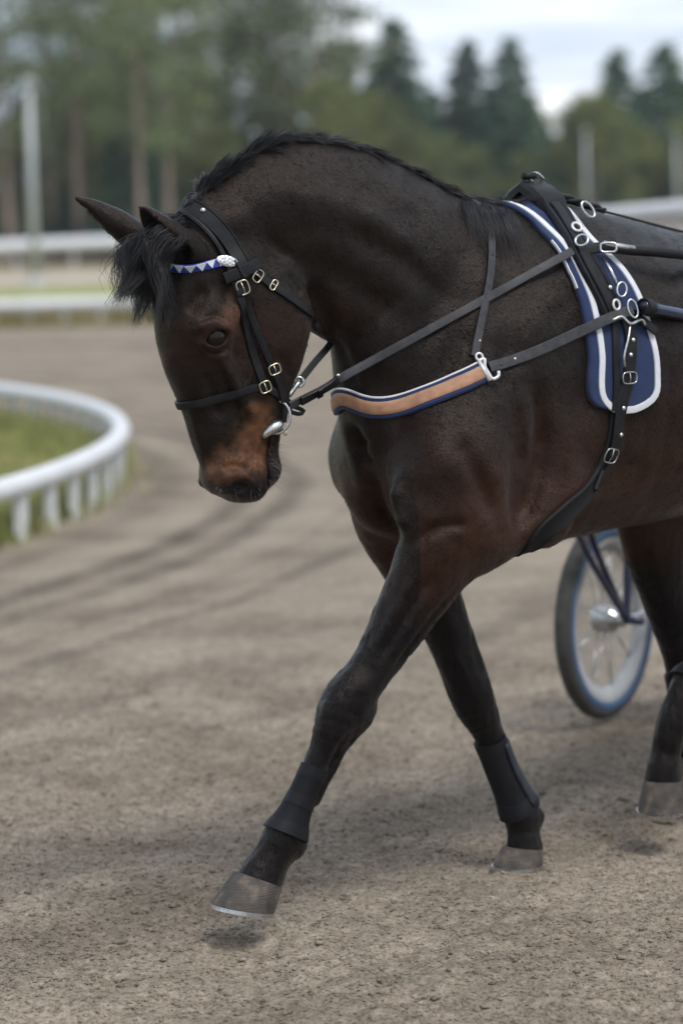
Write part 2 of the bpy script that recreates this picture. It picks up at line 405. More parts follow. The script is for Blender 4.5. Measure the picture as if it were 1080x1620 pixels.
LHr += [(*Q(x, y, l), a, b) for x, y, l, a, b in [(1088, 1075, .02, .037, .034), (1071, 1120, .015, .042, .037), (1061, 1155, .01, .046, .040), (1052, 1192, .0, .041, .038), (1048, 1225, .0, .049, .046), (1048, 1236, .0, .048, .046)]]
B.chain(LHr, latax(-.8), k=.06, n=34)
B.chain([(*loc(-1.46, 0, 1.46), .035, .035), (*loc(-1.55, 0, 1.38), .03, .03), (*loc(-1.58, 0, 1.2), .02, .02)], latax(-1.4), k=.05)

# ---- head frame
POLLf, _, POLLz = Qf(300, 338, 0); POLL = loc(POLLf, 0, POLLz)
HTH = R(27.0); HH = np.array([-math.cos(HTH), -math.sin(HTH), 0]); HW = np.array([math.sin(HTH), -math.cos(HTH), 0])
def HQ(px, py, w=0.0): return on_plane(px, py, POLL+w*HW, HW)
def mir(p): return np.asarray(p)-2*np.dot(np.asarray(p)-POLL, HW)*HW
def both(fn):
    for s in (0, 1): fn((lambda p: np.asarray(p)) if s == 0 else mir)
AXH = lambda a: np.array([unit(HQ(a[2], a[3])-HQ(a[0], a[1])), HW, np.cross(unit(HQ(a[2], a[3])-HQ(a[0], a[1])), HW)])
sk = [(338, 372, .072, .062), (312, 432, .084, .080), (308, 505, .093, .086), (321, 575, .087, .076), (341, 640, .080, .062), (359, 695, .080, .056), (374, 738, .074, .058), (380, 752, .060, .055)]
B.chain([(*HQ(x, y), a, b) for x, y, a, b in sk], HW, k=.05, n=26)
# cheeks and lower jaw, both sides
def jaw(m):
    B.chain([(*m(HQ(390, 440, .045)), .085, .040), (*m(HQ(432, 490, .052)), .096, .034), (*m(HQ(424, 560, .050)), .084, .032), (*m(HQ(418, 630, .036)), .052, .030), (*m(HQ(414, 690, .024)), .034, .028)], HW, k=.03, n=16)
    B.chain([(*m(HQ(352, 562, .078)), .014, .013), (*m(HQ(372, 606, .070)), .012, .011), (*m(HQ(392, 650, .058)), .010, .010)], HW, k=.02)     # facial crest
    B.chain([(*m(HQ(366, 508, .088)), .012, .010), (*m(HQ(384, 460, .082)), .012, .010), (*m(HQ(376, 420, .072)), .012, .010)], HW, k=.025)    # cheek arch
    B.blob(m(HQ(436, 512, .072)), (.072, .018, .072), AXH((300, 450, 320, 560)), k=.02)                   # masseter
    B.blob(m(HQ(334, 515, .066)), (.058, .034, .050), AXH((300, 450, 320, 560)), k=.035)                  # orbit
    B.chain([(*m(HQ(318, 517, .095)), .010, .012), (*m(HQ(338, 511, .101)), .011, .013), (*m(HQ(360, 522, .095)), .009, .012)], HW, k=.016)   # brow
    B.blob(m(HQ(306, 470, .094)), (.034, .014, .024), AXH((300, 450, 320, 560)), k=.03, sub=True)           # hollow above the eye
both(jaw)
B.chain([(*HQ(395, 500), .085, .06), (*HQ(398, 590), .075, .055), (*HQ(400, 670), .05, .045)], HW, k=.04)
B.chain([(*HQ(406, 690), .045, .042), (*HQ(412, 730), .042, .044), (*HQ(414, 752), .032, .038)], HW, k=.02)            # lower lip and chin
B.blob(HQ(428, 742), (.026, .034, .026), np.eye(3), k=.02)
# muzzle
def muz(m):
    nx = np.array([unit(HQ(402, 776)-HQ(356, 768)), HW, np.cross(unit(HQ(402, 776)-HQ(356, 768)), HW)])
    B.blob(m(HQ(366, 752, .040)), (.040, .026, .040), AXH((340, 690, 380, 790)), k=.03)     # nostril wing
    B.blob(m(HQ(400, 755, .030)), (.034, .026, .034), AXH((340, 690, 380, 790)), k=.03)      # upper lip
    B.chain([(*m(HQ(350, 768, .050)), .009, .009), (*m(HQ(362, 755, .061)), .009, .010), (*m(HQ(388, 754, .066)), .010, .010), (*m(HQ(405, 770, .062)), .009, .010)], HW, k=.012)
    B.blob(m(HQ(380, 771, .064)), (.023, .026, .0125), nx, k=.009, sub=True)
    B.chain([(*m(HQ(426, 692, .048)), .0035, .014), (*m(HQ(424, 735, .050)), .004, .016), (*m(HQ(424, 768, .045)), .004, .02)], HW, k=.008, sub=True)   # mouth line
both(muz)
B.blob(HQ(346, 758), (.034, .045, .034), np.eye(3), k=.02)
B.chain([(*HQ(372, 772), .026, .045), (*HQ(398, 777), .022, .042)], HW, k=.02)
# eyes and lids
EYE = HQ(340, 533, .0865)
def lids(m):
    e = EYE; u = unit(HQ(361, 527)-HQ(319, 541)); v = np.cross(HW, u); v = v if v[2] > 0 else -v
    B.blob(m(e+HW*.014), (.030, .020, .0190), np.array([unit(m(e+u)-m(e)), HW, unit(m(e+v)-m(e))]), k=.006, sub=True)
    up_ = [(-.029, -.004, .004, .005), (-.017, .0125, .0135, .0060), (0, .0180, .0165, .0066), (.016, .0135, .0135, .0060), (.029, -.002, .002, .005)]
    lo_ = [(-.029, -.004, .004, .004), (-.015, -.0145, .009, .0044), (.002, -.0175, .010, .0046), (.017, -.0125, .008, .0044), (.029, -.002, .002, .004)]
    for rows in (up_, lo_): B.chain([(*m(e+u*p*1.25+v*q*1.22+HW*r), s_, s_) for p, q, r, s_ in rows], HW, k=.009, n=14)
    B.chain([(*m(e-u*.028+v*.024+HW*.004), .004, .004), (*m(e+v*.034+HW*.010), .0045, .0045), (*m(e+u*.026+v*.026+HW*.002), .004, .004)], HW, k=.014, n=9)
both(lids)
# ears: base .. tip, opening direction
def ear(rows, opn):
    P = np.array([HQ(x, y, w) for x, y, w, r in rows]); r = [q[3] for q in rows]; axd = unit(P[-1]-P[0])
    opn = unit(opn-axd*np.dot(opn, axd)); sd = np.cross(axd, opn)
    B.chain([(*p, a*.95, a) for p, a in zip(P, r)], sd, k=.012, n=14)
    B.chain([(*(p+opn*a*.55), a*.75, a*.72) for p, a in list(zip(P, r))[1:-1]], sd, k=.006, n=12, sub=True)
up_im = np.array([0, 0, 1.0])
ear([(303, 402, .055, .036), (285, 388, .060, .041), (262, 370, .066, .037), (242, 350, .070, .026), (230, 336, .071, .015), (221, 327, .071, .004)], HH*.55-up_im*.6+HW*.55)
ear([(238, 388, -.055, .034), (214, 374, -.062, .038), (186, 355, -.068, .034), (160, 337, -.074, .025), (139, 323, -.078, .015), (120, 313, -.08, .004)], HH*.9-up_im*.2-HW*.9)
BV, BF = B.mesh(.0048, -R(41))
def mesh_normals(V, F):
    n = np.cross(V[F[:, 2]]-V[F[:, 0]], V[F[:, 3]]-V[F[:, 1]]); out = np.zeros_like(V)
    for k in range(4):
        for i in range(3): out[:, i] += np.bincount(F[:, k], n[:, i], len(V))
    return out/np.maximum(1e-12, np.linalg.norm(out, axis=1))[:, None]
def vnoise(P, sc, seed=0):
    q = P*sc; i = np.floor(q).astype(np.int64); f = q-i; f = f*f*(3-2*f); out = np.zeros(len(P))
    for a in (0, 1):
        for b in (0, 1):
            for c in (0, 1):
                h = ((i[:, 0]+a)*374761393+(i[:, 1]+b)*668265263+(i[:, 2]+c)*2147483647+seed*974711) & 0x7fffffff
                h = ((h ^ (h >> 13))*1274126177) & 0x7fffffff; h = (h ^ (h >> 16)) & 0xffff
                out += (f[:, 0] if a else 1-f[:, 0])*(f[:, 1] if b else 1-f[:, 1])*(f[:, 2] if c else 1-f[:, 2])*h/65535.
    return out
BN = mesh_normals(BV, BF)
_lw = np.clip((.95-BV[:, 2])/.2, 0, 1); _hd = np.clip(((BV-POLL)@HH-.0)/.1, 0, 1)
BV = BV+BN*((vnoise(BV, 13, 11)-.5)*.006*(1-.6*_lw)+(vnoise(BV, 30, 12)-.5)*.0022+_lw*(vnoise(BV*np.array([1, 1, .22]), 75, 13)-.5)*.0035)[:, None]
BN = mesh_normals(BV, BF)
# sculpting strokes along muscles, tendons, veins and folds
_bv0 = BVHTree.FromPolygons([Vector(v) for v in BV], [tuple(int(i) for i in f) for f in BF])
def stroke(pts, w, amp):
    global BV
    P = []
    for x, y in catmull(np.array([(a, c, 0) for a, c in pts], float), 4*len(pts))[:, :2]:
        o, d = ray(x, y); h = _bv0.ray_cast(Vector(o), Vector(d))
        if h[0] is not None: P.append(np.array(h[0]))
    if not P: return
    P = np.array(P); lo, hi = P.min(0)-3*w, P.max(0)+3*w; m = np.nonzero(np.all((BV > lo) & (BV < hi), axis=1))[0]
    if not len(m): return
    X = BV[m]; best = np.full(len(m), 9.0); along = np.zeros(len(m))
    for i in range(max(1, len(P)-1)):
        a = P[i]; ab = (P[i+1]-a) if len(P) > 1 else np.zeros(3); t = np.clip((X-a)@ab/max(1e-12, ab@ab), 0, 1); q = np.linalg.norm(X-a-t[:, None]*ab, axis=1)
        u = q < best; best[u] = q[u]; along[u] = ((i+t)/max(1, len(P)-1))[u]
    fade = np.clip(np.minimum(along, 1-along)/.2, .15, 1)
    BV[m] += BN[m]*(amp*fade*np.exp(-(best/w)**2))[:, None]
for pts, w, amp in [
    ([(505, 480), (535, 550), (570, 635)], .022, -.012), ([(725, 400), (685, 500), (645, 600), (628, 700)], .032, -.013), ([(770, 400), (745, 520), (715, 640)], .028, .010),
    ([(812, 420), (802, 540), (790, 650)], .035, -.009), ([(845, 590), (856, 690), (840, 785), (806, 850)], .028, -.017), ([(825, 600), (830, 700), (808, 790)], .03, .010),
    ([(715, 680), (755, 750), (790, 835)], .024, -.012), ([(588, 742), (600, 790), (632, 852)], .016, -.016), ([(622, 765), (632, 812), (642, 842)], .017, .013), ([(652, 862), (690, 836), (745, 830)], .015, -.010),
    ([(574, 690), (585, 740)], .015, -.010), ([(560, 700), (572, 780)], .02, .006), ([(430, 300), (560, 335), (680, 405)], .04, .010), ([(465, 400), (560, 452), (640, 505)], .035, -.010), ([(540, 360), (620, 400), (700, 470)], .03, -.007),
    ([(690, 900), (640, 980), (592, 1058)], .013, -.008), ([(722, 930), (668, 1000), (618, 1065)], .010, -.007), ([(660, 900), (620, 975), (580, 1045)], .012, .005), ([(545, 1165), (518, 1225)], .008, -.006), ([(518, 1105), (512, 1140)], .016, .004), ([(572, 1092), (558, 1140)], .014, -.0035), ([(552, 1148), (530, 1170)], .014, .003),
    ([(745, 1000), (765, 1070)], .010, -.006), ([(720, 1030), (742, 1085)], .01, .004),
    ([(398, 430), (390, 480), (396, 540), (412, 592)], .012, -.009), ([(345, 562), (368, 603), (388, 645)], .010, .005), ([(322, 585), (338, 630), (352, 668)], .018, -.008), ([(400, 590), (380, 640), (366, 690)], .005, .0035), ([(385, 600), (372, 640)], .004, .003),
    ([(316, 507), (338, 498), (360, 508)], .005, -.005), ([(322, 556), (344, 560), (364, 548)], .006, -.005), ([(300, 500), (312, 470), (335, 458)], .014, -.006), ([(350, 746), (364, 736), (388, 742)], .008, -.006), ([(398, 700), (404, 742)], .004, -.003), ([(408, 708), (412, 748)], .004, -.003), ([(390, 715), (394, 745)], .004, -.002),
    ([(300, 640), (322, 720)], .010, .004), ([(440, 560), (462, 600)], .012, -.005), ([(455, 430), (480, 470)], .014, -.007),
    ([(900, 700), (960, 740), (1040, 740)], .04, -.007), ([(880, 780), (960, 790), (1040, 760)], .03, .006), ([(1015, 850), (1030, 930), (1058, 1000)], .016, -.007)]:
    stroke(pts, w, amp)
BN = mesh_normals(BV, BF)
print('horse verts', len(BV))
bvh = BVHTree.FromPolygons([Vector(v) for v in BV], [tuple(int(i) for i in f) for f in BF])
# ------------------------------------------------------------------ horse object
cc = loc(0, 0, 0)
horse = thing('horse', tuple(cc), 'dark bay harness horse walking with its neck arched and its head bowed', 'horse')
def smoothstep(x): x = np.clip(x, 0, 1); return x*x*(3-2*x)
def coat_mat():
    m, nt, b = nodes('bay_coat'); N = nt.nodes.new; L = nt.links.new
    at = N('ShaderNodeAttribute'); at.attribute_name = 'coat'
    tc = N('ShaderNodeTexCoord'); mp = N('ShaderNodeMapping'); L(tc.outputs['Object'], mp.inputs[0])
    mp.inputs['Scale'].default_value = (150, 150, 55); mp.inputs['Rotation'].default_value = (R(28), R(35), 0)
    n1 = N('ShaderNodeTexNoise'); n1.inputs['Scale'].default_value = 3; n1.inputs['Detail'].default_value = 4; L(mp.outputs[0], n1.inputs['Vector'])
    n2 = N('ShaderNodeTexNoise'); n2.inputs['Scale'].default_value = 9; n2.inputs['Detail'].default_value = 5; L(tc.outputs['Object'], n2.inputs['Vector'])
    mr = N('ShaderNodeMapRange'); mr.inputs[3].default_value = .45; mr.inputs[4].default_value = 1.55; L(n1.outputs['Fac'], mr.inputs[0])
    mx = N('ShaderNodeVectorMath'); mx.operation = 'SCALE'; L(at.outputs['Color'], mx.inputs[0]); L(mr.outputs[0], mx.inputs['Scale'])
    L(mx.outputs[0], b.inputs['Base Color'])
    r = N('ShaderNodeMapRange'); r.inputs[3].default_value = .25; r.inputs[4].default_value = .38; L(n2.outputs['Fac'], r.inputs[0]); L(r.outputs[0], b.inputs['Roughness'])
    b.inputs['Specular IOR Level'].default_value = .22; b.inputs['Specular Tint'].default_value = (1, .84, .74, 1)
    b.inputs['Sheen Weight'].default_value = .05; b.inputs['Sheen Roughness'].default_value = .5
    bp = N('ShaderNodeBump'); bp.inputs['Strength'].default_value = .55; bp.inputs['Distance'].default_value = .004
    L(n1.outputs['Fac'], bp.inputs['Height']); 
    bp2 = N('ShaderNodeBump'); bp2.inputs['Strength'].default_value = .35; bp2.inputs['Distance'].default_value = .02
    L(n2.outputs['Fac'], bp2.inputs['Height']); L(bp2.outputs[0], bp.inputs['Normal']); L(bp.outputs[0], b.inputs['Normal'])
    return m
M['coat'] = coat_mat()
body = mesh_obj('body', BV, BF, M['coat'], horse)
def coat_colors():
    P = BV; nz = .6*vnoise(P, 9)+.4*vnoise(P, 24, 3); n2 = vnoise(P, 60, 5)
    # horse coordinates of every vertex
    d2 = ((P[:, None, :2]-_S[None, ::8])**2).sum(2); fi = np.argmin(d2, 1)*8; f = _f[fi]
    l = ((P[:, :2]-_S[fi])*_Lf[fi]).sum(1); z = P[:, 2]
    C = np.tile(np.array([.0056, .0037, .0031]), (len(P), 1))
    def mixc(c, w): 
        w = np.clip(w, 0, 1)[:, None]; C[:] = C*(1-w)+np.array(c)*w
    body_z = np.interp(f, [-1.4, -.5, 0, .5], [.95, 1.05, 1.02, .98])
    mixc((.034, .0130, .0068), smoothstep((body_z-z)/.40+.70+(nz-.5)*.6)*smoothstep((.62-f)/.15)*smoothstep((z-.62)/.2)*.85)
    mixc((.028, .0130, .0085), smoothstep(1-np.abs(z-1.38)/.13)*smoothstep((f-.55)/.2)*(.3+.9*nz)*.7)
    mixc((.0034, .0033, .0040), smoothstep((.80-z)/.16+(nz-.5)*.3))
    def spot(c, px, py, w, rad, colr, amt, both_=True, soft=.5):
        for p in ([HQ(px, py, w)] + ([mir(HQ(px, py, w))] if both_ else [])):
            dd = np.linalg.norm(P-p, axis=1); mixc(colr, amt*smoothstep((1-dd/rad)/soft+(nz-.5)*.7+(n2-.5)*.35))
    brown = (.070, .030, .016); tan = (.205, .088, .040); dark = (.014, .012, .012)
    spot(0, 365, 505, .085, .052, brown, .8); spot(0, 370, 470, .07, .035, brown, .5)
    for px, py, w, rad in [(372, 738, .055, .056), (392, 700, .055, .056), (408, 672, .05, .046), (350, 735, .04, .04), (330, 745, .03, .038), (408, 730, .055, .045), (405, 645, .055, .04)]: spot(0, px, py, w, rad*1.2, tan, .55, soft=1.15)
    spot(0, 380, 775, .055, .036, (.012, .011, .011), .98, soft=.35); spot(0, 352, 778, .04, .028, (.012, .011, .011), .9, soft=.4); spot(0, 400, 788, .04, .03, (.012, .011, .011), .9, soft=.4)
    spot(0, 428, 735, .03, .040, (.018, .015, .014), .95, soft=.5); spot(0, 436, 705, .02, .03, (.02, .016, .014), .8); spot(0, 446, 735, .01, .018, (.10, .05, .03), .6)
    spot(0, 338, 533, .09, .026, (.009, .008, .008), .95, soft=.35)
    for s in (1, -1): pass
    # inner ear hair
    C *= (.85+.3*n2)[:, None]
    me = body.data; ca = me.color_attributes.new('coat', 'FLOAT_COLOR', 'POINT')
    ca.data.foreach_set('color', np.hstack([C, np.ones((len(C), 1))]).astype(np.float32).ravel())
coat_colors()

def coat_hair(n):
    """short lying hair over the coat"""
    ok = np.nonzero(BV[:, 2] > .16)[0]; k = rng.choice(ok, n); p = BV[k]+rng.normal(0, .002, (n, 3)); nn = BN[k]
    fdir = np.tile(np.array([.72, .60, -.75]), (n, 1)); head = ((p-POLL)@HH) > -.02; low = p[:, 2] < .85
    fdir[head] = np.array([.15, .1, -1.0]); fdir[low & ~head] = np.array([.1, .05, -1.0])
    fdir += rng.normal(0, .22, (n, 3))+(np.stack([vnoise(p, 7, s) for s in (1, 2, 3)], 1)-.5)*.9
    t = fdir-nn*(fdir*nn).sum(1)[:, None]; t /= np.maximum(1e-6, np.linalg.norm(t, axis=1))[:, None]
    s = np.cross(nn, t); ln = rng.uniform(.006, .013, n)[:, None]*np.where(head, .7, 1)[:, None]; w = rng.uniform(.00035, .0007, n)[:, None]; lift = rng.uniform(.03, .22, n)[:, None]
    a = p-nn*.0006; V = np.stack([a-s*w, a+s*w, a+t*ln+nn*ln*lift], 1).reshape(-1, 3); F = np.arange(3*n).reshape(n, 3)
    o = mesh_obj('coat_hair', V, F, M['coat_hair'], horse, smooth=False); o['kind'] = 'stuff'
    C = np.zeros((len(BV), 4), np.float32); body.data.color_attributes['coat'].data.foreach_get('color', C.ravel()) if False else None
    buf = np.zeros(len(BV)*4, np.float32); body.data.color_attributes['coat'].data.foreach_get('color', buf); C = buf.reshape(-1, 4)[k]
    C = np.repeat(C*np.append(1, [1, 1, 1])*rng.uniform(.5, 1.35, (n, 1)), 3, axis=0); C[:, 3] = 1
    o.data.color_attributes.new('coat', 'FLOAT_COLOR', 'POINT').data.foreach_set('color', C.astype(np.float32).ravel())
def hair_coat_mat():
    m, nt, b = nodes('coat_hair'); at = nt.nodes.new('ShaderNodeAttribute'); at.attribute_name = 'coat'; nt.links.new(at.outputs['Color'], b.inputs['Base Color'])
    b.inputs['Roughness'].default_value = .42; b.inputs['Specular IOR Level'].default_value = .07; b.inputs['Specular Tint'].default_value = (1, .82, .70, 1); return m
M['coat_hair'] = hair_coat_mat()
coat_hair(200000)
def hit(px, py, off=0.0):
    o, d = ray(px, py); h = bvh.ray_cast(Vector(o), Vector(d))
    if h[0] is None:
        best = None
        for t in np.arange(5.4, 8.2, .01):
            q = bvh.find_nearest(Vector(o+d*t))
            if best is None or q[3] < best[3]: best = q
        h = best
    p, n = np.array(h[0]), np.array(h[1])
    return p+n*off, n
def near(p, off=0.0):
    h = bvh.find_nearest(Vector(p)); return np.array(h[0])+np.array(h[1])*off, np.array(h[1])
def inv(p):
    i = np.argmin(((_S-np.asarray(p)[:2])**2).sum(1)); return _f[i], float(np.dot(np.asarray(p)[:2]-_S[i], _Lf[i])), float(p[2])
def cyl(f, phi, off=0.0, zc=1.2):
    c = loc(f, 0, zc); d = latax(f)*math.sin(phi)+np.array([0, 0, math.cos(phi)])
    h = bvh.ray_cast(Vector(c+d*.9), Vector(-d)); p, n = np.array(h[0]), np.array(h[1])
    if np.dot(n, d) < 0: n = -n
    return p+n*off, n
def phi_of(p, zc=1.2):
    f, l, z = inv(p); return f, math.atan2(l, z-zc)
def smooth_rows(A, it=3, closed=False):
    A = np.array(A, float)
    for _ in range(it):
        B_ = A.copy()
        if closed: B_ = (np.roll(A, 1, 0)+2*A+np.roll(A, -1, 0))/4
        else: B_[1:-1] = (A[:-2]+2*A[1:-1]+A[2:])/4
        A = B_
    return A
def lay(P, off, n=None, it=4, closed=False):
    """resample a path lying on the body and return points+normals sitting 'off' above the skin"""
    P = np.asarray(P, float)
    if n: P = catmull(np.vstack([P, P[:1]]) if closed else P, n+1 if closed else n); P = P[:-1] if closed else P
    R_ = [near(p) for p in P]; X = np.array([r[0] for r in R_]); Nn = smooth_rows(np.array([r[1] for r in R_]), it+4, closed)
    Nn /= np.linalg.norm(Nn, axis=1)[:, None]
    X = smooth_rows(X+Nn*off, it, closed); out = []
    for x, nn in zip(X, Nn):
        q, m = near(x); sgn = np.dot(x-q, m)
        out.append(x if sgn > off*.7 else q+m*off*.8)
    return smooth_rows(out, 1, closed), Nn
def px_path(pts, n, off): return lay(catmull([hit(*p)[0] for p in pts], n), off)
def strap(name, P, Nn, w, th, mat, parent, closed=False, prof=None, label=None):
    V, F = ribbon_mesh(P, Nn, w, th, closed, prof); o = mesh_obj(name, V, F, mat, parent)
    o.data.set_sharp_from_angle(angle=R(40))
    if label: o['label'] = label
    return o
def tube_obj(name, P, r, mat, parent, seg=8, closed=False):
    V, F = tube_mesh(P, r, seg, closed); return mesh_obj(name, V, F, mat, parent)
def ring(name, c, n, rad, r, mat, parent, up=None, sx=1.0, power=1.0, m=28):
    return tube_obj(name, ring_pts(c, n, rad, m, up, sx, power), r, mat, parent, 8, True)
def buckle(px, py, along, parent, w=.026, h=.022, mat=None, off=.006, name='buckle'):
    """rectangular wire buckle with a tongue lying on a strap that runs along 'along'"""
    c, n = hit(px, py, off); a = unit(along-n*np.dot(along, n)); mat = mat or M['brass']
    b = ring(name, c, n, h/2*1.05, .0016, mat, parent, up=a, sx=w/h, power=.55, m=24)
    tube_obj('tongue', [c-a*h*.5, c+n*.003, c+a*h*.55], .0012, mat, b, 6)
    return b
def stud(px, py, parent, r=.004, mat=None, off=.006, p=None):
    if p is None: c, n = hit(px, py, off)
    else: c, n = p
    t1 = unit(np.cross(n, (0, 0, 1))); t2 = np.cross(n, t1); V = [c+n*r*.6]; F = []
    for k, (rr, hh) in enumerate(((.6, .45), (1, 0))):
        for a in range(8): V.append(c+r*rr*(math.cos(a*.785)*t1+math.sin(a*.785)*t2)+n*r*hh)
    for a in range(8):
        b = (a+1) % 8; F += [(0, 1+a, 1+b), (1+a, 9+a, 9+b, 1+b)]
    return mesh_obj('stud', V, F, mat or M['brass'], parent)

# ---- eyes
def eye_mat():
    m, nt, b = nodes('eye'); b.inputs['Base Color'].default_value = (.010, .006, .004, 1); b.inputs['Roughness'].default_value = .03; b.inputs['Specular IOR Level'].default_value = .24
    return m
M['eye'] = eye_mat()
for mfun in (lambda p: p, mir):
    c = mfun(EYE+HW*-.0065); bm = bmesh.new(); bmesh.ops.create_uvsphere(bm, u_segments=24, v_segments=16, radius=.0275)
    V = [np.array(v.co)*np.array([1, 1, 1])+c for v in bm.verts]; F = [[v.index for v in f.verts] for f in bm.faces]; bm.free()
    mesh_obj('eye', V, F, M['eye'], horse)

# ---- hooves
def hoof_mat():
    m, nt, b = nodes('hoof_horn'); N = nt.nodes.new; L = nt.links.new
    tc = N('ShaderNodeTexCoord'); n1 = N('ShaderNodeTexNoise'); n1.inputs['Scale'].default_value = 28; n1.inputs['Detail'].default_value = 8; L(tc.outputs['Object'], n1.inputs['Vector'])
    rp = N('ShaderNodeValToRGB'); L(n1.outputs['Fac'], rp.inputs[0]); e = rp.color_ramp.elements
    e[0].position = .30; e[0].color = (.028, .024, .021, 1); e[1].position = .74; e[1].color = (.16, .118, .082, 1); q = e.new(.52); q.color = (.062, .051, .043, 1)
    L(rp.outputs[0], b.inputs['Base Color']); b.inputs['Roughness'].default_value = .7
    mp = N('ShaderNodeMapping'); mp.inputs['Scale'].default_value = (8, 8, 160); L(tc.outputs['Object'], mp.inputs[0])
    n2 = N('ShaderNodeTexNoise'); n2.inputs['Scale'].default_value = 2; L(mp.outputs[0], n2.inputs['Vector'])
    bp = N('ShaderNodeBump'); bp.inputs['Strength'].default_value = .5; bp.inputs['Distance'].default_value = .003; L(n2.outputs['Fac'], bp.inputs['Height']); L(bp.outputs[0], b.inputs['Normal'])
    return m
M['hoof'] = hoof_mat()
def hoof(c, toe, up, h, sc=1.0, shoe=True):
    up = unit(up); toe = unit(toe-up*np.dot(toe, up)); sd = np.cross(up, toe); nseg = 36
    a = np.linspace(0, 2*np.pi, nseg, endpoint=False); V = []; F = []
    levels = [(-.006, .90, .0), (0.0, 1.0, .0), (.12, 1.03, .0), (.5, 1.14, .0), (.9, 1.25, 0), (1.0, 1.26, 0)]
    def outline(k):
        ca, sa = np.cos(a), np.sin(a)
        lx = np.where(ca > 0, .056, .046)*ca*k; ly = .050*np.sign(sa)*np.abs(sa)**.9*k*(1-.10*(ca < 0)*ca*ca)
        return lx*sc, ly*sc
    for t, k, _ in levels:
        lx, ly = outline(k); hgt = h*t; drop = (1-min(1, max(0, t)))*.22*h*(lx/.056/sc-.0)      # coronet slopes down to the heel
        for i in range(nseg): V.append(c - up*hgt + up*drop[i]*.9 + toe*(lx[i]+hgt*.42) + sd*ly[i])
    nl = len(levels)
    for j in range(nl-1):
        for i in range(nseg):
            k = (i+1) % nseg; F.append((j*nseg+i, (j+1)*nseg+i, (j+1)*nseg+k, j*nseg+k))
    F.append(tuple((nl-1)*nseg+i for i in range(nseg))[::-1]); F.append(tuple(range(nseg)))
    o = mesh_obj('hoof', V, F, M['hoof'], horse); o.data.set_sharp_from_angle(angle=R(50))
    if shoe:
        an = np.linspace(-2.45, 2.45, 30); ca, sa = np.cos(an), np.sin(an)
        lx = np.where(ca > 0, .056, .046)*ca*1.10*sc; ly = .050*np.sign(sa)*np.abs(sa)**.9*1.10*sc
        P = [c-up*(h+.006)+toe*(lx[i]+h*.42)+sd*ly[i] for i in range(30)]
        V, F = ribbon_mesh(P, np.tile(up, (30, 1)), .020, .009, prof=[(-1, 0), (-1, 1), (1, 1), (1, 0)])
        s = mesh_obj('horseshoe', V, F, M['steel'], o, smooth=False)
        q = c-up*(h*.86)+toe*(.056*1.25*sc+h*.40)+sd*.0
    return o
def rot_pitch(fw, ang): return fw*math.cos(ang)+np.array([0, 0, 1])*math.sin(ang), np.array([0, 0, 1])*math.cos(ang)-fw*math.sin(ang)
def hoof_at(st, f, pitch, ground, yaw=0.0, sc=1.0, h=.072):
    c = np.array(st[-1][:3]); fw = fwdax(f); fw = np.array(Matrix.Rotation(yaw, 3, 'Z') @ Vector(fw)); t, u = rot_pitch(fw, pitch)
    if ground: h = c[2]+.004
    return hoof(c, t, u, h, sc)
hoof_at(LF, .8, R(13), False, R(2), 1.14, .070)
hoof_at(RF, 0, 0, True, 0, 1.0)
hoof_at(RH, -.5, 0, True)
hoof_at(LHr, -.5, R(-8), False, R(28), .98, .066)

# ---- hair
def hair_mat(name, c, rough=.42):
    m, nt, b = nodes(name); N = nt.nodes.new; L = nt.links.new
    at = N('ShaderNodeTexCoord'); n1 = N('ShaderNodeTexNoise'); n1.inputs['Scale'].default_value = 120; L(at.outputs['Object'], n1.inputs['Vector'])
    rp = N('ShaderNodeValToRGB'); L(n1.outputs['Fac'], rp.inputs[0]); rp.color_ramp.elements[0].color = (*[x*.6 for x in c], 1); rp.color_ramp.elements[1].color = (*[x*1.7 for x in c], 1)
    L(rp.outputs[0], b.inputs['Base Color']); b.inputs['Roughness'].default_value = rough; b.inputs['Specular IOR Level'].default_value = .45
    return m
M['hair'] = hair_mat('black_hair', (.013, .0125, .0145)); M['whisker'] = hair_mat('whisker', (.20, .17, .15))
def hair_mesh(name, strands, r0, mat, parent):
    S = np.asarray(strands, float); n, m, _ = S.shape
    T = np.gradient(S, axis=1); T /= np.maximum(1e-9, np.linalg.norm(T, axis=2))[..., None]
    A = rng.normal(size=(n, 1, 3)); U = np.cross(T, np.broadcast_to(A, T.shape)); U /= np.maximum(1e-9, np.linalg.norm(U, axis=2))[..., None]; W = np.cross(T, U)
    rad = (np.linspace(1, .18, m)[None, :]*np.asarray(r0).reshape(-1, 1))[..., None]
    ring_ = [S+rad*(math.cos(a)*U+math.sin(a)*W) for a in (0, 2.094, 4.189)]
    V = np.stack(ring_, 2).reshape(-1, 3); idx = np.arange(n*m*3).reshape(n, m, 3); F = []
    for k in range(3):
        l = (k+1) % 3; F.append(np.stack([idx[:, :-1, k], idx[:, :-1, l], idx[:, 1:, l], idx[:, 1:, k]], -1).reshape(-1, 4))
    return mesh_obj(name, V, np.vstack(F), mat, parent)
CR = np.array([Q(x, y, 0) for x, y in [(800, 336), (760, 333), (700, 306), (632, 268), (545, 237), (468, 228), (398, 250), (345, 288), (305, 328)]])
CRs = catmull(CR, 200)
NM = 12600
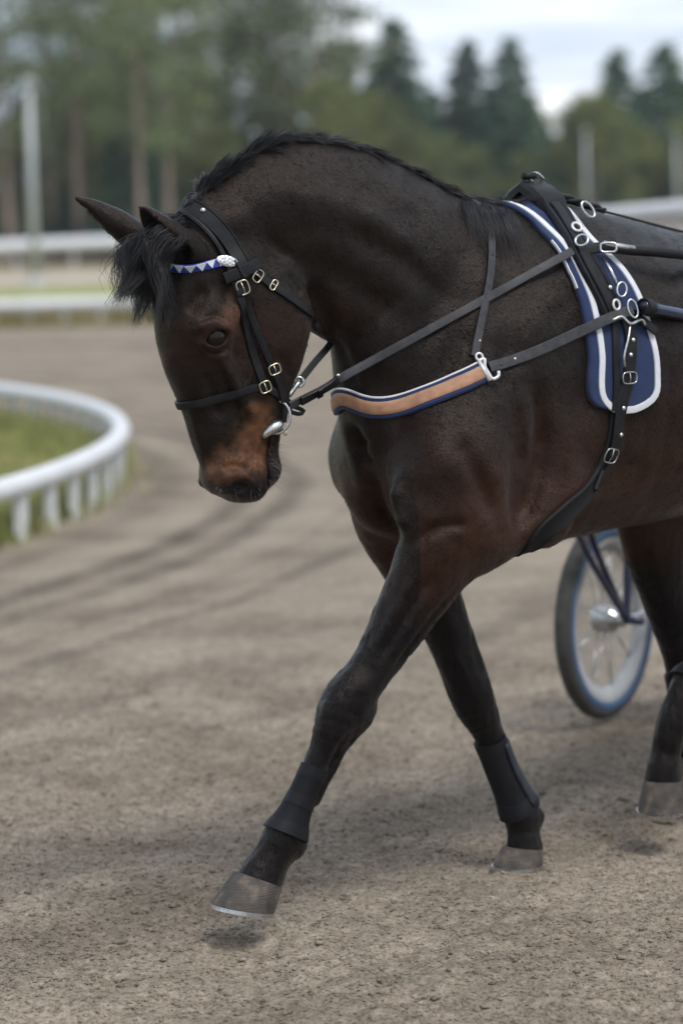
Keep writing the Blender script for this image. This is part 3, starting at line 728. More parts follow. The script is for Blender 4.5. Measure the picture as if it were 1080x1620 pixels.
def mane():
    out = []; T = tangents(CRs); NL = 420; per = NM//NL
    for q_ in range(NL):
        u0 = rng.random(); side = -1 if rng.random() < .5 else .6; a1, a2, a3 = rng.uniform(.30, .58), rng.uniform(.1, .6), rng.uniform(.6, 1.0)
        L0 = rng.uniform(.042, .092); w0 = rng.uniform(.25, .75); l0 = rng.uniform(-.020, .020); jit = rng.normal(size=3)*.08
        for _ in range(per):
            u = float(np.clip(u0+rng.normal(0, .006), 0, 1)); k = int(u*199); b = CRs[k]; la = latax(inv(b)[0])
            p, nn = near(b+la*(l0+rng.normal(0, .005))+np.array([0, 0, .02]), -.002)
            ln = L0*rng.uniform(.75, 1.12)*np.interp(u, [0, .1, .35, .7, 1], [1.0, .8, .75, .95, 1.25])
            upv = unit(np.array([0, 0, 1])-T[k]*T[k][2])
            dir0 = unit(upv*a1+la*side*a2-T[k]*a3+jit+rng.normal(size=3)*.06); fall = la*side*.35-np.array([0, 0, 1])*.85
            tip_c = (CRs[int(u0*199)]-b)*.7
            out.append([p+dir0*ln*t+fall*ln*t*t*w0+tip_c*t*t for t in np.linspace(0, 1, 5)])
    return out
def mane_long():
    """longer locks at the withers falling on the near shoulder"""
    out = []
    for i in range(520):
        u = rng.random(); k = int(u**1.3*30); b = CRs[k]; la = latax(inv(b)[0])
        root, _ = near(b+la*rng.uniform(-.015, .02)+np.array([0, 0, .02]), 0.0)
        x, y = project(root)[0]; ln = rng.uniform(.45, 1)*rng.choice([1, 1, .7]); c = rng.normal(0, 7)
        ex, ey = x+(34-u*8+c)*ln, y+92*ln
        q = [root]
        for t in (.25, .5, .75, 1.0):
            px = x+(ex-x)*t**1.3+rng.normal(0, .5); py = y+(ey-y)*t
            a, nn = hit(px, py, .006*math.sin(t*3.1)+.004); q.append(a)
        out.append(catmull(q, 8))
    return out
def forelock():
    out = []
    for k in range(120):
        w = rng.normal(0, .042); rx_, ry_ = rng.uniform(258, 300), rng.uniform(340, 385)
        tipx = rng.uniform(170, 282); ln = rng.uniform(.62, 1.06); tipy = np.interp(tipx, [185, 215, 240, 282], [478, 508, 516, 505])
        tipc = HQ(tipx, tipy, w*1.2+rng.normal(0, .012)); b1, b2 = rng.uniform(.012, .055), rng.uniform(.0, .04); sw = rng.normal(0, .012, 3); sw2 = rng.normal(0, .010, 3)
        for i in range(40):
            root, nn = near(HQ(rx_+rng.normal(0, 5), ry_+rng.normal(0, 6), w+rng.normal(0, .007)), -.003)
            tip = root+(tipc-root)*ln*rng.uniform(.72, 1.06)+rng.normal(size=3)*.0045
            m1 = root*.70+tip*.30+HH*b1+np.array([0, 0, .012])+sw+rng.normal(size=3)*.004; m2 = root*.33+tip*.67+HH*b2+sw2+rng.normal(size=3)*.004
            out.append(catmull([root, m1, m2, tip], 8))
    return np.array(out)
hair_mesh('mane', mane(), rng.uniform(.0006, .0013, NM), M['hair'], horse)
hair_mesh('withers_lock', mane_long(), rng.uniform(.0006, .0011, 520), M['hair'], horse)
hair_mesh('forelock', forelock(), rng.uniform(.0005, .0011, 4800), M['hair'], horse)
wh = []
for i in range(60):
    p, n = hit(rng.uniform(425, 446), rng.uniform(700, 772)) if i < 44 else hit(rng.uniform(335, 410), rng.uniform(770, 790))
    d = unit(n*.6+np.array([.7, -.3, -.25])+rng.normal(size=3)*.3) if i < 44 else unit(n+np.array([0, 0, -.5])); ln = rng.uniform(.015, .045)*(1 if i < 44 else .5)
    wh.append([p+d*ln*t-np.array([0, 0, .25])*ln*t*t for t in np.linspace(0, 1, 4)])
hair_mesh('whiskers', wh, rng.uniform(.0003, .0004, 60), M['whisker'], horse)['kind'] = 'stuff'
tl = []
for i in range(900):
    a = rng.normal(0, .02, 3); b0 = loc(-1.55, 0, 1.36)+a; tl.append(catmull([b0, loc(-1.62, 0, 1.15)+a*2, loc(-1.62, 0, .8)+a*3.2, loc(-1.58, 0, .45+rng.uniform(-.1, .15))+a*2.5], 7))
hair_mesh('tail', tl, rng.uniform(.001, .002, 900), M['hair'], horse)
# ------------------------------------------------------------------ bridle
EDGE = [(-1, 0), (-1, .6), (-.88, 1.25), (-.72, 1.25), (-.62, .95), (.62, .95), (.72, 1.25), (.88, 1.25), (1, .6), (1, 0)]
def head_loop(pts, n, off, mid=None):
    """near-side pixels from the top/front midline to the back, mirrored to the far side: closed loop"""
    A = [hit(*p)[0] for p in pts]; Bm = [mir(a) for a in A][::-1]
    return lay(np.array(A+Bm), off, n, closed=True)
bridle = thing('bridle', tuple(HQ(360, 700)), 'black leather bridle with silver browband plate on the bowed head', 'bridle')
bp = tuple(POLL)
# crown piece: from the near cheek over the poll to the far cheek
crn = [(389, 436), (377, 410), (361, 382), (340, 354), (316, 334), (296, 325)]
A = [hit(*p)[0] for p in crn]; top = near((A[-1]+mir(A[-1]))/2+np.array([0, 0, .05]))[0]
P, Nn = lay(np.array(A+[top]+[mir(a) for a in A][::-1]), .003, 46)
strap('crown_piece', P, Nn, .040, .0075, M['leather'], bridle, prof=EDGE)
crn2 = [(366, 436), (354, 408), (338, 380), (318, 356), (296, 340), (280, 330)]
A = [hit(*p)[0] for p in crn2]; top = near((A[-1]+mir(A[-1]))/2+np.array([0, 0, .05]))[0]
P, Nn = lay(np.array(A+[top]+[mir(a) for a in A][::-1]), .004, 46)
strap('rolled_strap', P, Nn, .011, .008, M['leather'], bridle)
stp, stn = hit(322, 335, .011); stud(0, 0, bridle, .006, M['steel'], p=(stp, stn))
for mf in (0, 1):
    pts = [hit(*p)[0] for p in [(352, 441), (368, 434), (386, 427), (406, 417)]]
    if mf: pts = [mir(p) for p in pts]
    P, Nn = lay(np.array(pts), .010, 10); strap('cheek_block', P, Nn, .026, .004, M['leather'], bridle)
# browband
bb = [(352, 415), (335, 417), (316, 419), (297, 421), (279, 423), (266, 424)]
A = [hit(*p)[0] for p in bb]; A.append(near((A[-1]+mir(A[-1]))/2+HH*.08)[0])
BBp = np.array(A+[mir(a) for a in A[:-1]][::-1])
P, Nn = lay(BBp, .008, 60); brow = strap('browband', P, Nn, .0195, .004, M['blue_enamel'], bridle)
tri_ = MB; T_ = tangents(P)
for i in range(0, 60, 3):
    if i+2 >= 60: break
    a, b, c = P[i]+Nn[i]*.0052, P[min(59, i+3)]+Nn[min(59, i+3)]*.0052, (P[i+1]+P[i+2])/2+Nn[i+1]*.0052
    S = unit(np.cross(Nn[i+1], T_[i+1])); S = S if S[2] > 0 else -S
    t1, t2, t3 = a+S*.0092, b+S*.0092, c-S*.0088; nn = Nn[i+1]*.0012
    mesh_obj('triangle', [t1, t2, t3, t1+nn, t2+nn, t3+nn], [(0, 2, 1), (3, 4, 5), (0, 1, 4, 3), (1, 2, 5, 4), (2, 0, 3, 5)], M['white_cloth'], brow, smooth=False)
def rosette_mat():
    m, nt, b = nodes('engraved_silver'); b.inputs['Base Color'].default_value = (.72, .72, .72, 1); b.inputs['Metallic'].default_value = .9; b.inputs['Roughness'].default_value = .35
    N = nt.nodes.new; L = nt.links.new; tc = N('ShaderNodeTexCoord'); v = N('ShaderNodeTexVoronoi'); v.inputs['Scale'].default_value = 160; L(tc.outputs['Object'], v.inputs['Vector'])
    bm_ = N('ShaderNodeBump'); bm_.inputs['Strength'].default_value = .8; bm_.inputs['Distance'].default_value = .002; L(v.outputs['Distance'], bm_.inputs['Height']); L(bm_.outputs[0], b.inputs['Normal']); return m
M['silver'] = rosette_mat()
def disc(name, c, n, rx, ry, th, up, mat, parent, rim=None):
    n = unit(n); v = unit(up-n*np.dot(up, n)); u = np.cross(v, n); V = []; F = []; m = 28
    for k, (s, h) in enumerate(((1, 0), (1, .6), (.9, 1), (.55, 1.25))):
        for a in np.linspace(0, 2*np.pi, m, endpoint=False): V.append(c+u*rx*s*math.cos(a)+v*ry*s*math.sin(a)+n*th*h)
    V.append(c+n*th*1.35)
    for k in range(3):
        for i in range(m): F.append((k*m+i, k*m+(i+1) % m, (k+1)*m+(i+1) % m, (k+1)*m+i))
    for i in range(m): F.append((3*m+i, 3*m+(i+1) % m, 4*m))
    return mesh_obj(name, V, F, mat, parent)
c0, n0 = hit(356, 414, .014); n0 = unit(n0+HW*.8)
disc('rosette', c0, n0, .026, .0125, .003, np.array([0, 0, 1.0])-HH*.22, M['silver'], bridle)
c1 = mir(c0); n1 = n0-2*np.dot(n0, HW)*HW
disc('rosette', c1, n1, .026, .0125, .003, np.array([0, 0, 1.0])-HH*.22, M['silver'], bridle)
# cheek straps
def cheek(pts, w, th, off, n=24, name='cheek_strap', mat='leather'):
    P, Nn = px_path(pts, n, off); o = strap(name, P, Nn, w, th, M[mat], bridle)
    P2 = np.array([mir(p) for p in P])[::-1]; N2 = (Nn-2*np.outer(Nn@HW, HW))[::-1]; strap(name, P2, N2, w, th, M[mat], bridle)
    return P
dn = unit(HQ(430, 590)-HQ(390, 480))
cheek([(373, 443), (380, 478), (390, 520), (402, 565), (413, 598), (418, 612)], .019, .004, .004)
cheek([(383, 455), (391, 480), (406, 520), (420, 560), (433, 590), (440, 612), (444, 634)], .015, .004, .009)
cheek([(376, 462), (390, 458)], .020, .005, .012, 6, 'keeper')
buckle(382, 454, dn, bridle, .026, .030, off=.013); buckle(431, 583, dn, bridle, .026, .022, off=.013); buckle(417, 611, dn, bridle, .025, .024, off=.012)
# throat latch
tl_ = [(402, 426), (420, 446), (440, 459), (462, 474), (482, 491), (497, 508)]
A = [hit(*p)[0] for p in tl_]; low = HQ(515, 548); low = near(low)[0]
P, Nn = lay(np.array(A), .004, 24); strap('throat_latch', P, Nn, np.linspace(.019, .013, 24), .004, M['leather'], bridle)
P2 = np.array([mir(p) for p in P])[::-1]; N2 = (Nn-2*np.outer(Nn@HW, HW))[::-1]; strap('throat_latch', P2, N2, np.linspace(.013, .019, 24), .004, M['leather'], bridle)
arc = catmull([P[-1], P[-1]*.75+P2[0]*.25+np.array([.012, .01, -.022]), P[-1]*.25+P2[0]*.75+np.array([.012, .01, -.022]), P2[0]], 12)
strap('throat_latch', arc, np.tile(unit(np.array([.6, 0, -.8])), (12, 1)), .013, .004, M['leather'], bridle)
al = unit(HQ(440, 459)-HQ(402, 426)); buckle(405, 437, al, bridle, .028, .018, off=.011); buckle(430, 452, al, bridle, .024, .012, off=.011)
# noseband
nb_ = [(284, 641), (300, 640), (330, 634), (365, 624), (400, 613), (420, 612), (438, 622), (452, 636)]
P, Nn = head_loop(nb_, 64, .003); strap('noseband', P, Nn, .0185, .0055, M['leather'], bridle, closed=True)
# bit: ring, cheek piece, brass tag on both sides
for mf in (lambda p: np.asarray(p), mir):
    hw = HW if mf(HQ(0, 0, 1)) is not None else HW
    rc = mf(HQ(438, 660, .062)); rn = unit(mf(HQ(438, 660, .062)+HW*.8+HH*.45)-rc)
    ring('bit_ring', rc, rn, .037, .0032, M['steel'], bridle, up=unit(HQ(432, 690)-HQ(440, 630)), sx=.80)
    pth = [mf(HQ(446, 668, .062)), mf(HQ(437, 674, .066)), mf(HQ(428, 680, .067)), mf(HQ(421, 686, .064)), mf(HQ(416, 693, .058))]
    tube_obj('bit_cheek', catmull(pth, 10), np.interp(np.linspace(0, 1, 10), [0, .15, .45, .8, 1], [.006, .0125, .0135, .009, .005]), M['steel'], bridle, 12)
    tg = mf(HQ(450, 683, .062)); disc('brass_tag', tg, rn, .0065, .0095, .0016, np.array([0, 0, 1.0])+HH*.4, M['brass'], bridle)
    # leather keepers between ring and noseband
    P = catmull([mf(HQ(420, 616, .052)), mf(HQ(424, 640, .058)), mf(HQ(430, 664, .058)), mf(HQ(432, 690, .05))], 10)
    strap('bit_strap', P, np.tile(unit(mf(POLL+HW)-POLL), (10, 1)), .014, .004, M['leather'], bridle)
    P = catmull([mf(HQ(443, 632, .052)), mf(HQ(450, 650, .056)), mf(HQ(448, 668, .055))], 8)
    strap('bit_strap', P, np.tile(unit(mf(POLL+HW)-POLL), (8, 1)), .014, .004, M['leather'], bridle)
    P = catmull([mf(HQ(428, 620, .048)), mf(HQ(450, 636, .052)), mf(HQ(470, 645, .05)), mf(HQ(480, 650, .045)), mf(HQ(474, 655, .045)), mf(HQ(455, 650, .05))], 16)
    strap('chin_strap', P, np.tile(unit(mf(POLL+HW)-POLL), (16, 1)), .010, .004, M['leather'], bridle)

# ------------------------------------------------------------------ reins
def air_path(pts, n, d0, d1, off=.006, sag=0.0):
    """straps stretched between two 3D ends; kept outside the skin"""
    t = np.linspace(0, 1, n); out = []; nn = []
    for u in t:
        p = d0*(1-u)+d1*u-np.array([0, 0, sag*4*u*(1-u)])
        for _ in range(3):
            h = bvh.find_nearest(Vector(p)); q = np.array(h[0]); m = np.array(h[1]); s = np.dot(p-q, m)
            if s < off: p = q+m*off
        out.append(p); nn.append(m)
    return np.array(out), np.array(nn)
def line_pix(p0, p1, n, d0, d1, off):
    """points on the picture line p0..p1; depth goes from d0 to d1 but never inside the skin"""
    out = []; 
    for u in np.linspace(0, 1, n):
        px, py = p0[0]+(p1[0]-p0[0])*u, p0[1]+(p1[1]-p0[1])*u; o, d = ray(px, py)
        t = d0+(d1-d0)*u; h = bvh.ray_cast(Vector(o), Vector(d))
        if h[0] is not None: t = min(t, h[3]-off-.030*float(np.clip((px-835)/30, 0, 1)))
        out.append(o+d*t)
    return np.array(out)
def dist_cam(p): return float(np.linalg.norm(np.asarray(p)-np.array([0, 0, CAM_H])))
def surf_n(P, mixw=.5):
    out = []
    for p in P:
        h = bvh.find_nearest(Vector(p)); out.append(unit(np.array(h[1])*mixw+unit(np.array([0, 0, CAM_H])-p)*(1-mixw)))
    return smooth_rows(out, 6)
PADO = .022
ter = hit(905, 396)[0]; tern = hit(905, 396)[1]; ter = ter+tern*.03
bitp = HQ(455, 646, .062)
rein = thing('rein', tuple(bitp), 'black leather rein running from the near bit ring back past the saddle', 'rein')
P = line_pix((458, 642), (905, 397), 60, dist_cam(bitp), dist_cam(ter), .010); Pd = P.copy()
tt = np.array([np.linalg.norm(p) for p in P]); P = smooth_rows(P, 8); Nn = surf_n(P, .6)
strap('strap', P, Nn, .0205, .0035, M['leather_grey'], rein)
strap('folded_end', P[2:11]+Nn[2:11]*.004, Nn[2:11], .022, .006, M['leather'], rein)
strap('keeper', P[5:7]+Nn[5:7]*.010, Nn[5:7], .026, .005, M['leather'], rein)
stud(0, 0, rein, .005, M['steel'], p=(P[10]+Nn[10]*.012+np.array([0, 0, .012]), Nn[10]))
farp = mir(bitp)
check = thing('check_rein', tuple(farp), 'black check rein with steel clip rising from the bit behind the neck', 'rein')
c0 = HQ(462, 628, .0)
a0, a1 = at_depth(473, 604, c0[1]), at_depth(528, 534, c0[1]+.12)
dirr = unit(a1-a0)
nkp = [a0+dirr*.0, a1]
far_side = []
for (px, py) in [(560, 470), (640, 400), (720, 350)]:
    p = Q(px, py, 0); la = latax(inv(p)[0]); h = bvh.ray_cast(Vector(p-la*.6), Vector(la)); far_side.append(np.array(h[0])-la*.008 if h[0] is not None else p-la*.1)
hook = Q(888, 331, 0)
wth = Q(812, 326, -.012)
P = catmull([a0, (a0+a1)/2, a1]+far_side+[wth, hook], 50); Nn = []
for i, p in enumerate(P):
    h = bvh.find_nearest(Vector(p)); q, m = np.array(h[0]), np.array(h[1])
    if i > 14 and np.dot(p-q, m) < .006: P[i] = q+m*.006
    Nn.append(m if i > 14 else unit(np.array([.3, -.9, .3])))
P = smooth_rows(P, 2); strap('strap', P, smooth_rows(Nn, 6), .016, .0035, M['leather'], check)
cl = [a0-dirr*.062, a0-dirr*.035, a0]
tube_obj('clip', catmull(cl, 8), np.interp(np.linspace(0, 1, 8), [0, .3, .7, 1], [.004, .0075, .006, .008]), M['steel'], check, 10)
ring('clip_ring', a0, unit(np.array([.2, -1, .1])), .011, .003, M['steel'], check)

# ------------------------------------------------------------------ breast collar
collar = thing('breast_collar', tuple(Q(640, 650, .15)), 'tan leather breast collar with navy edging across the chest', 'breast collar')
cp = [(764, 588), (745, 598), (715, 612), (685, 625), (655, 636), (625, 643), (598, 645), (574, 641), (556, 631), (546, 618)]
A = []
for p in cp:
    q = hit(*p)[0]; A.append(q)
C3 = np.array([inv(a) for a in A]); keep = C3[:, 1] > .015
A = [a for a, k in zip(A, keep) if k]; C3 = C3[keep]
far = [loc(f, -l, z) for f, l, z in C3][::-1]
P, Nn = lay(np.array(list(A)+[near(loc(C3[-1][0]+.02, 0, C3[-1][2]))[0]]+far), .004, 64)
strap('navy_backing', P, Nn, .050, .008, M['blue_cloth'], collar)
strap('tan_strap', P+Nn*.007, Nn, .030, .004, M['tan'], collar)
T = tangents(P); S = np.cross(T, Nn); sgn = np.sign(S[:, 2].mean()); 
strap('white_piping', P+Nn*.004+S*sgn*.0245, Nn, .0045, .0045, M['white_cloth'], collar)
for e, (i0_, i1_) in enumerate(((0, 3), (-1, -4))):
    c = P[i0_]+Nn[i0_]*.010; a = unit(P[i0_]-P[i1_]); n = Nn[i0_]; up = unit(np.cross(n, a)); up = up if up[2] > 0 else -up
    b = tube_obj('collar_fitting', catmull([c+up*.026-a*.004, c+up*.024+a*.012, c+up*.008+a*.004, c-up*.008+a*.004, c-up*.026+a*.006, c-up*.026+a*.022, c-up*.016+a*.028], 22), .0042, M['white_metal'], collar, 8)
    tube_obj('fitting_plate', [c+up*.027-a*.002, c-up*.027-a*.002], .005, M['white_metal'], collar, 8)
    ring('fitting_ring', c+up*.034+a*.004, n, .008, .003, M['white_metal'], collar)
def side_pair(name, pts, n, off, w, th, mat, parent, join_top=False, lift=0.0):
    A = np.array([hit(*p)[0] for p in pts]); A = catmull(A, n); far = np.array([near(loc(f, -l, z))[0] for f, l, z in [inv(a) for a in A]])
    if join_top:
        P, Nn = lay(np.vstack([A[::-1], [near((A[0]+far[0])/2+np.array([0, 0, .06]))[0]], far]), off, 2*n+4); return [strap(name, P, Nn, w, th, M[mat], parent)]
    out = []
    for X in (A, far):
        P, Nn = lay(X, off, n); lift_ = np.interp(np.linspace(0, 1, n), [0, .62, .76, 1], [0, 0, .022, .034]); P = P+Nn*lift_[:, None]*lift; out.append(strap(name, P, Nn, w, th, M[mat], parent))
    return out
neck = thing('neck_strap', tuple(Q(748, 570, .2)), 'grey leather neck strap from the withers down to the breast collar', 'strap')
side_pair('strap', [(768, 345), (776, 392), (773, 440), (763, 490), (755, 530), (749, 564)], 26, .005, .0205, .0035, 'leather_grey', neck, True)
stud(766, 540-18, neck, .004, M['leather'], .009); stud(757, 540, neck, .003, M['steel'], .009); stud(775, 405, neck, .003, M['leather'], .009)
trace = thing('trace_strap', tuple(Q(770, 583, .24)), 'worn grey leather trace from the breast collar to the saddle', 'strap')
side_pair('strap', [(772, 582), (800, 574), (830, 563), (870, 546), (910, 527), (950, 509), (985, 498)], 30, .006, .026, .004, 'leather_grey', trace, lift=1.0)
stud(788, 578, trace, .005, M['leather_grey'], .011); stud(812, 569, trace, .004, M['steel'], .011)

# ------------------------------------------------------------------ saddle pad
pad = thing('saddle_pad', tuple(loc(0, .3, .95)), 'navy quilted saddle pad with white binding under the harness saddle', 'saddle pad')
def fphi(pts):
    out = []
    for p in pts:
        q = hit(*p)[0]; f, ph = phi_of(q); out.append((f, ph))
    return np.array(out)
front = fphi([(838, 352), (868, 385), (892, 425), (913, 475), (925, 525), (928, 570), (925, 600)])
rear = fphi([(942, 392), (975, 425), (1005, 470), (1025, 520), (1037, 575), (1037, 605)])
f_top_front = inv(hit(795, 331)[0])[0]; 
fr_ph = np.r_[0.0, front[:, 1]]; fr_f = np.r_[f_top_front-.0, front[:, 0]]; o_ = np.argsort(fr_ph); fr_ph, fr_f = fr_ph[o_], fr_f[o_]
rr_ph = np.r_[0.0, rear[:, 1]]; rr_f = np.r_[rear[0, 0]+.02, rear[:, 0]]; o_ = np.argsort(rr_ph); rr_ph, rr_f = rr_ph[o_], rr_f[o_]
PH1 = fphi([(975, 648)])[0, 1]
print('pad', np.round(front, 3).tolist(), np.round(rear, 3).tolist(), f_top_front, PH1)
NPH, NF = 44, 18
def pad_grid(off, inset=0.0, phmax=None):
    rows = []
    for i, ph in enumerate(np.linspace(-(phmax or PH1), (phmax or PH1), 2*NPH+1)):
        a = abs(ph); f0 = np.interp(a, fr_ph, fr_f)-inset; f1 = np.interp(a, rr_ph, rr_f)+inset
        # rounded lower corners
        tb = max(0, (a-(PH1-.22))/.22); m = (f0+f1)/2; k = math.sqrt(max(0, 1-tb**2.6)) if tb > 0 else 1
        k = .35+.65*k if tb > 0 else 1
        f0, f1 = m+(f0-m)*k, m+(f1-m)*k
        rows.append([(f, ph) for f in np.linspace(f0, f1, NF)])
    return rows
PG = pad_grid(.010); PGX = np.array([[np.hstack(cyl(f, ph)) for f, ph in r] for r in PG])
Xp, Np = PGX[..., :3], PGX[..., 3:]
for _ in range(3):
    Np[1:-1, 1:-1] = (Np[:-2, 1:-1]+Np[2:, 1:-1]+Np[1:-1, :-2]+Np[1:-1, 2:]+2*Np[1:-1, 1:-1])/6
    Xs = Xp.copy(); Xs[1:-1, 1:-1] = (Xp[:-2, 1:-1]+Xp[2:, 1:-1]+Xp[1:-1, :-2]+Xp[1:-1, 2:]+2*Xp[1:-1, 1:-1])/6; Xp = Xs
Np /= np.linalg.norm(Np, axis=2)[..., None]
def sheet(name, X, Nn, o0, o1, mat, parent):
    r, c, _ = X.shape; V = np.vstack([(X+Nn*o0).reshape(-1, 3), (X+Nn*o1).reshape(-1, 3)]); F = []; n = r*c
    for i in range(r-1):
        for j in range(c-1):
            a = i*c+j; q = (a, a+1, a+c+1, a+c); F.append(tuple(x+n for x in q)); F.append(q[::-1])
    def side(seq):
        for a, b in zip(seq[:-1], seq[1:]): F.append((a, b, b+n, a+n))
    side([i*c for i in range(r)][::-1]); side([i*c+c-1 for i in range(r)]); side([j for j in range(c)]); side([(r-1)*c+j for j in range(c)][::-1])
    return mesh_obj(name, V, F, mat, parent)
qn = np.zeros(Xp.shape[:2])
sheet('pad_cloth', Xp, Np, .001, .013, M['blue_cloth'], pad)
# white binding along the outline, a little inside the front edge as in the photograph
bnd_front = [(i, 3) for i in range(len(PG))]; per = []
rws = len(PG)
fi = 3.0
def gp(i, j):
    j0 = int(math.floor(j)); j1 = min(NF-1, j0+1); t = j-j0; return Xp[i, j0]*(1-t)+Xp[i, j1]*t, unit(Np[i, j0]*(1-t)+Np[i, j1]*t)
for i in range(rws): per.append(gp(i, 3.2))
for j in np.linspace(3.2, NF-1.2, 10)[1:]: per.append(gp(rws-1, j))
for i in range(rws-1, -1, -1): per.append(gp(i, NF-1.2))[1:] if False else per.append(gp(i, NF-1.2))
for j in np.linspace(NF-1.2, 3.2, 10)[1:-1]: per.append(gp(0, j))
PP = smooth_rows([p[0]+p[1]*.011 for p in per], 2, True); PN = smooth_rows([p[1] for p in per], 2, True)
strap('white_binding', PP, PN, .017, .005, M['white_cloth'], pad, closed=True)
P_ = np.array([gp(i, 0)[0]+gp(i, 0)[1]*.009 for i in range(rws)]); N_ = np.array([gp(i, 0)[1] for i in range(rws)])
strap('edge_piping', P_[54:63], N_[54:63], .0045, .006, M['white_cloth'], pad)

# ------------------------------------------------------------------ harness saddle, girth and fittings
saddle = thing('harness_saddle', tuple(loc(0, .3, 1.0)), 'black leather harness saddle and buckled girth strap with steel rings', 'saddle')
def over(pts_px, n, off, w, th, mat, name, far=True, prof=None):
    A = np.array([hit(*p)[0] for p in pts_px]); A = catmull(A, n); res = []
    far_ = np.array([near(loc(f, -l, z))[0] for f, l, z in [inv(a) for a in A]])
    for X in ((A, far_) if far else (A,)):
        P, Nn = lay(X, off, n); res.append((strap(name, P, Nn, w, th, M[mat], saddle, prof=prof), P, Nn))
    return res
# saddle panel over the back
sp = [(880, 346), (893, 372), (912, 408), (935, 445), (953, 480), (966, 512)]
A = np.array([hit(*p)[0] for p in sp]); far_ = np.array([near(loc(f, -l, z))[0] for f, l, z in [inv(a) for a in A]])
fT = inv(A[0])[0]; mid = near(loc(fT, 0, 1.75))[0]
P, Nn = lay(np.vstack([A[::-1], [mid], far_]), .016, 44); wd = np.interp(np.linspace(-1, 1, 44), [-1, -.5, 0, .5, 1], [.058, .062, .075, .062, .058])
strap('saddle_panel', P, Nn, wd, .010, M['leather'], saddle, prof=EDGE)
strap('saddle_strap', P+Nn*.010, Nn, .030, .005, M['leather'], saddle)
TOPp, TOPn = P[22], Nn[22]
# saddle tree on top
c = TOPp+np.array([0, 0, .018]); fw = fwdax(0); la = latax(0)
V = []; F = []
prof_ = [(-.085, .0), (-.078, .020), (-.045, .034), (0, .038), (.045, .034), (.078, .020), (.085, 0)]
for fx, sc_ in ((.045, .8), (.035, 1), (-.035, 1), (-.05, .8)):
    for (x, z) in prof_: V.append(c+fw*fx+la*x*sc_+np.array([0, 0, z*sc_-.012-abs(x)*.35]))
    for (x, z) in prof_[::-1]: V.append(c+fw*fx+la*x*sc_+np.array([0, 0, z*sc_-.030-abs(x)*.45]))
for k in range(3):
    for i in range(14): j = (i+1) % 14; F.append((k*14+i, k*14+j, (k+1)*14+j, (k+1)*14+i))
F.append(tuple(range(14))[::-1]); F.append(tuple(42+i for i in range(14)))
o = mesh_obj('saddle_tree', V, F, M['leather'], saddle); o.data.set_sharp_from_angle(angle=R(35))
tube_obj('check_hook', catmull([c+np.array([0, 0, .02])-fw*.0, c+np.array([0, 0, .036])+fw*.012, c+np.array([0, 0, .044])-fw*.012, c+np.array([0, 0, .030])-fw*.035], 14), .004, M['steel'], saddle)
V, F = tube_mesh([c+np.array([0, 0, .036])+fw*.03, c+np.array([0, 0, .038])-fw*.006], .009, 10); mesh_obj('hook_loop', V, F, M['leather'], saddle)
def pring(px, py, rad, r, mat, off, nmix=(0, 0, 0), sx=1, up=None, power=1, name='ring', par=None):
    q, n = hit(px, py, off); n = unit(n+np.array(nmix)); return ring(name, q, n, rad, r, M[mat], par or saddle, up=up, sx=sx, power=power)
for s_ in (1, -1):
    pass
pring(900, 379, .012, .0036, 'white_metal', .038, (0, -.6, 0), name='terret')
pring(914, 354, .022, .0030, 'steel', .050, (.3, -.7, -.2), sx=.62, up=np.array([-.5, 0, .6]), name='terret')
pring(905, 397, .0155, .0032, 'steel', .042, (-.8, -.2, 0), name='terret')
far = np.array([near(loc(f, -l, z), .04)[0] for f, l, z in [inv(hit(905, 397)[0])]])[0]; ring('terret', far, -latax(0)+fwdax(0), .019, .0038, M['steel'], saddle)
a, an = hit(942, 420, .030); b, bn = hit(962, 458, .032); tube_obj('steel_bar', [a, (a+b)/2+an*.003, b], .0045, M['steel'], saddle)
pring(968, 466, .018, .0028, 'steel', .038, (0, -.4, 0), sx=.7, up=np.array([.35, 0, 1]), name='ring')
pring(958, 488, .012, .0032, 'white_metal', .038, (.2, -.4, 0), sx=.8, name='ring')
pring(984, 497, .022, .0026, 'steel', .046, (0, -.4, 0), sx=.55, up=np.array([-.2, 0, 1]), name='ring')
# girth strap down the side and under the belly
gs = [(975, 495), (989, 525), (992, 560), (985, 600), (978, 640), (969, 680), (958, 716), (940, 756), (915, 790), (885, 820), (855, 842)]
A = np.array([hit(*p)[0] for p in gs]); C3 = [inv(a) for a in A]; C3 = [q for q in C3 if q[1] > .01]
A = [loc(*q) for q in C3]; far_ = [loc(f, -l, z) for f, l, z in C3][::-1]; lo_ = near(loc(C3[-1][0]+.01, 0, C3[-1][2]-.03))[0]
gl = np.vstack([A, [lo_], far_]); P, Nn = lay(gl, .004, 90); strap('girth', P, Nn, np.interp(np.linspace(-1, 1, 90), [-1, -.6, -.4, .4, .6, 1], [.038, .038, .055, .055, .038, .038]), .006, M['nylon'], saddle, prof=EDGE)
P2, N2 = lay(catmull(np.array(A)[:7], 30), .017, 30); strap('girth_billet', P2, N2, .033, .005, M['leather'], saddle)
P3, N3 = lay(catmull([hit(*p)[0] for p in [(966, 512), (968, 560), (970, 610), (966, 650)]], 14), .016, 14); strap('girth_billet', P3, N3, .022, .004, M['leather'], saddle)
dwn = np.array([0, 0, -1.0])
buckle(985, 597, dwn, saddle, .040, .026, M['steel'], .026); buckle(957, 716, dwn+np.array([-.3, 0, 0]), saddle, .046, .034, M['steel'], .020)
for px, py in ((951, 738), (938, 758)):
    q, n = hit(px, py, .013); t = unit(np.array([.7, 0, .4])); t = unit(t-n*np.dot(t, n)); strap('keeper', [q-t*.026, q, q+t*.026], [n, n, n], .014, .006, M['leather'], saddle)
for px, py in ((993, 540), (989, 562), (977, 644), (972, 686)): stud(px, py, saddle, .0055, M['steel'], .023)
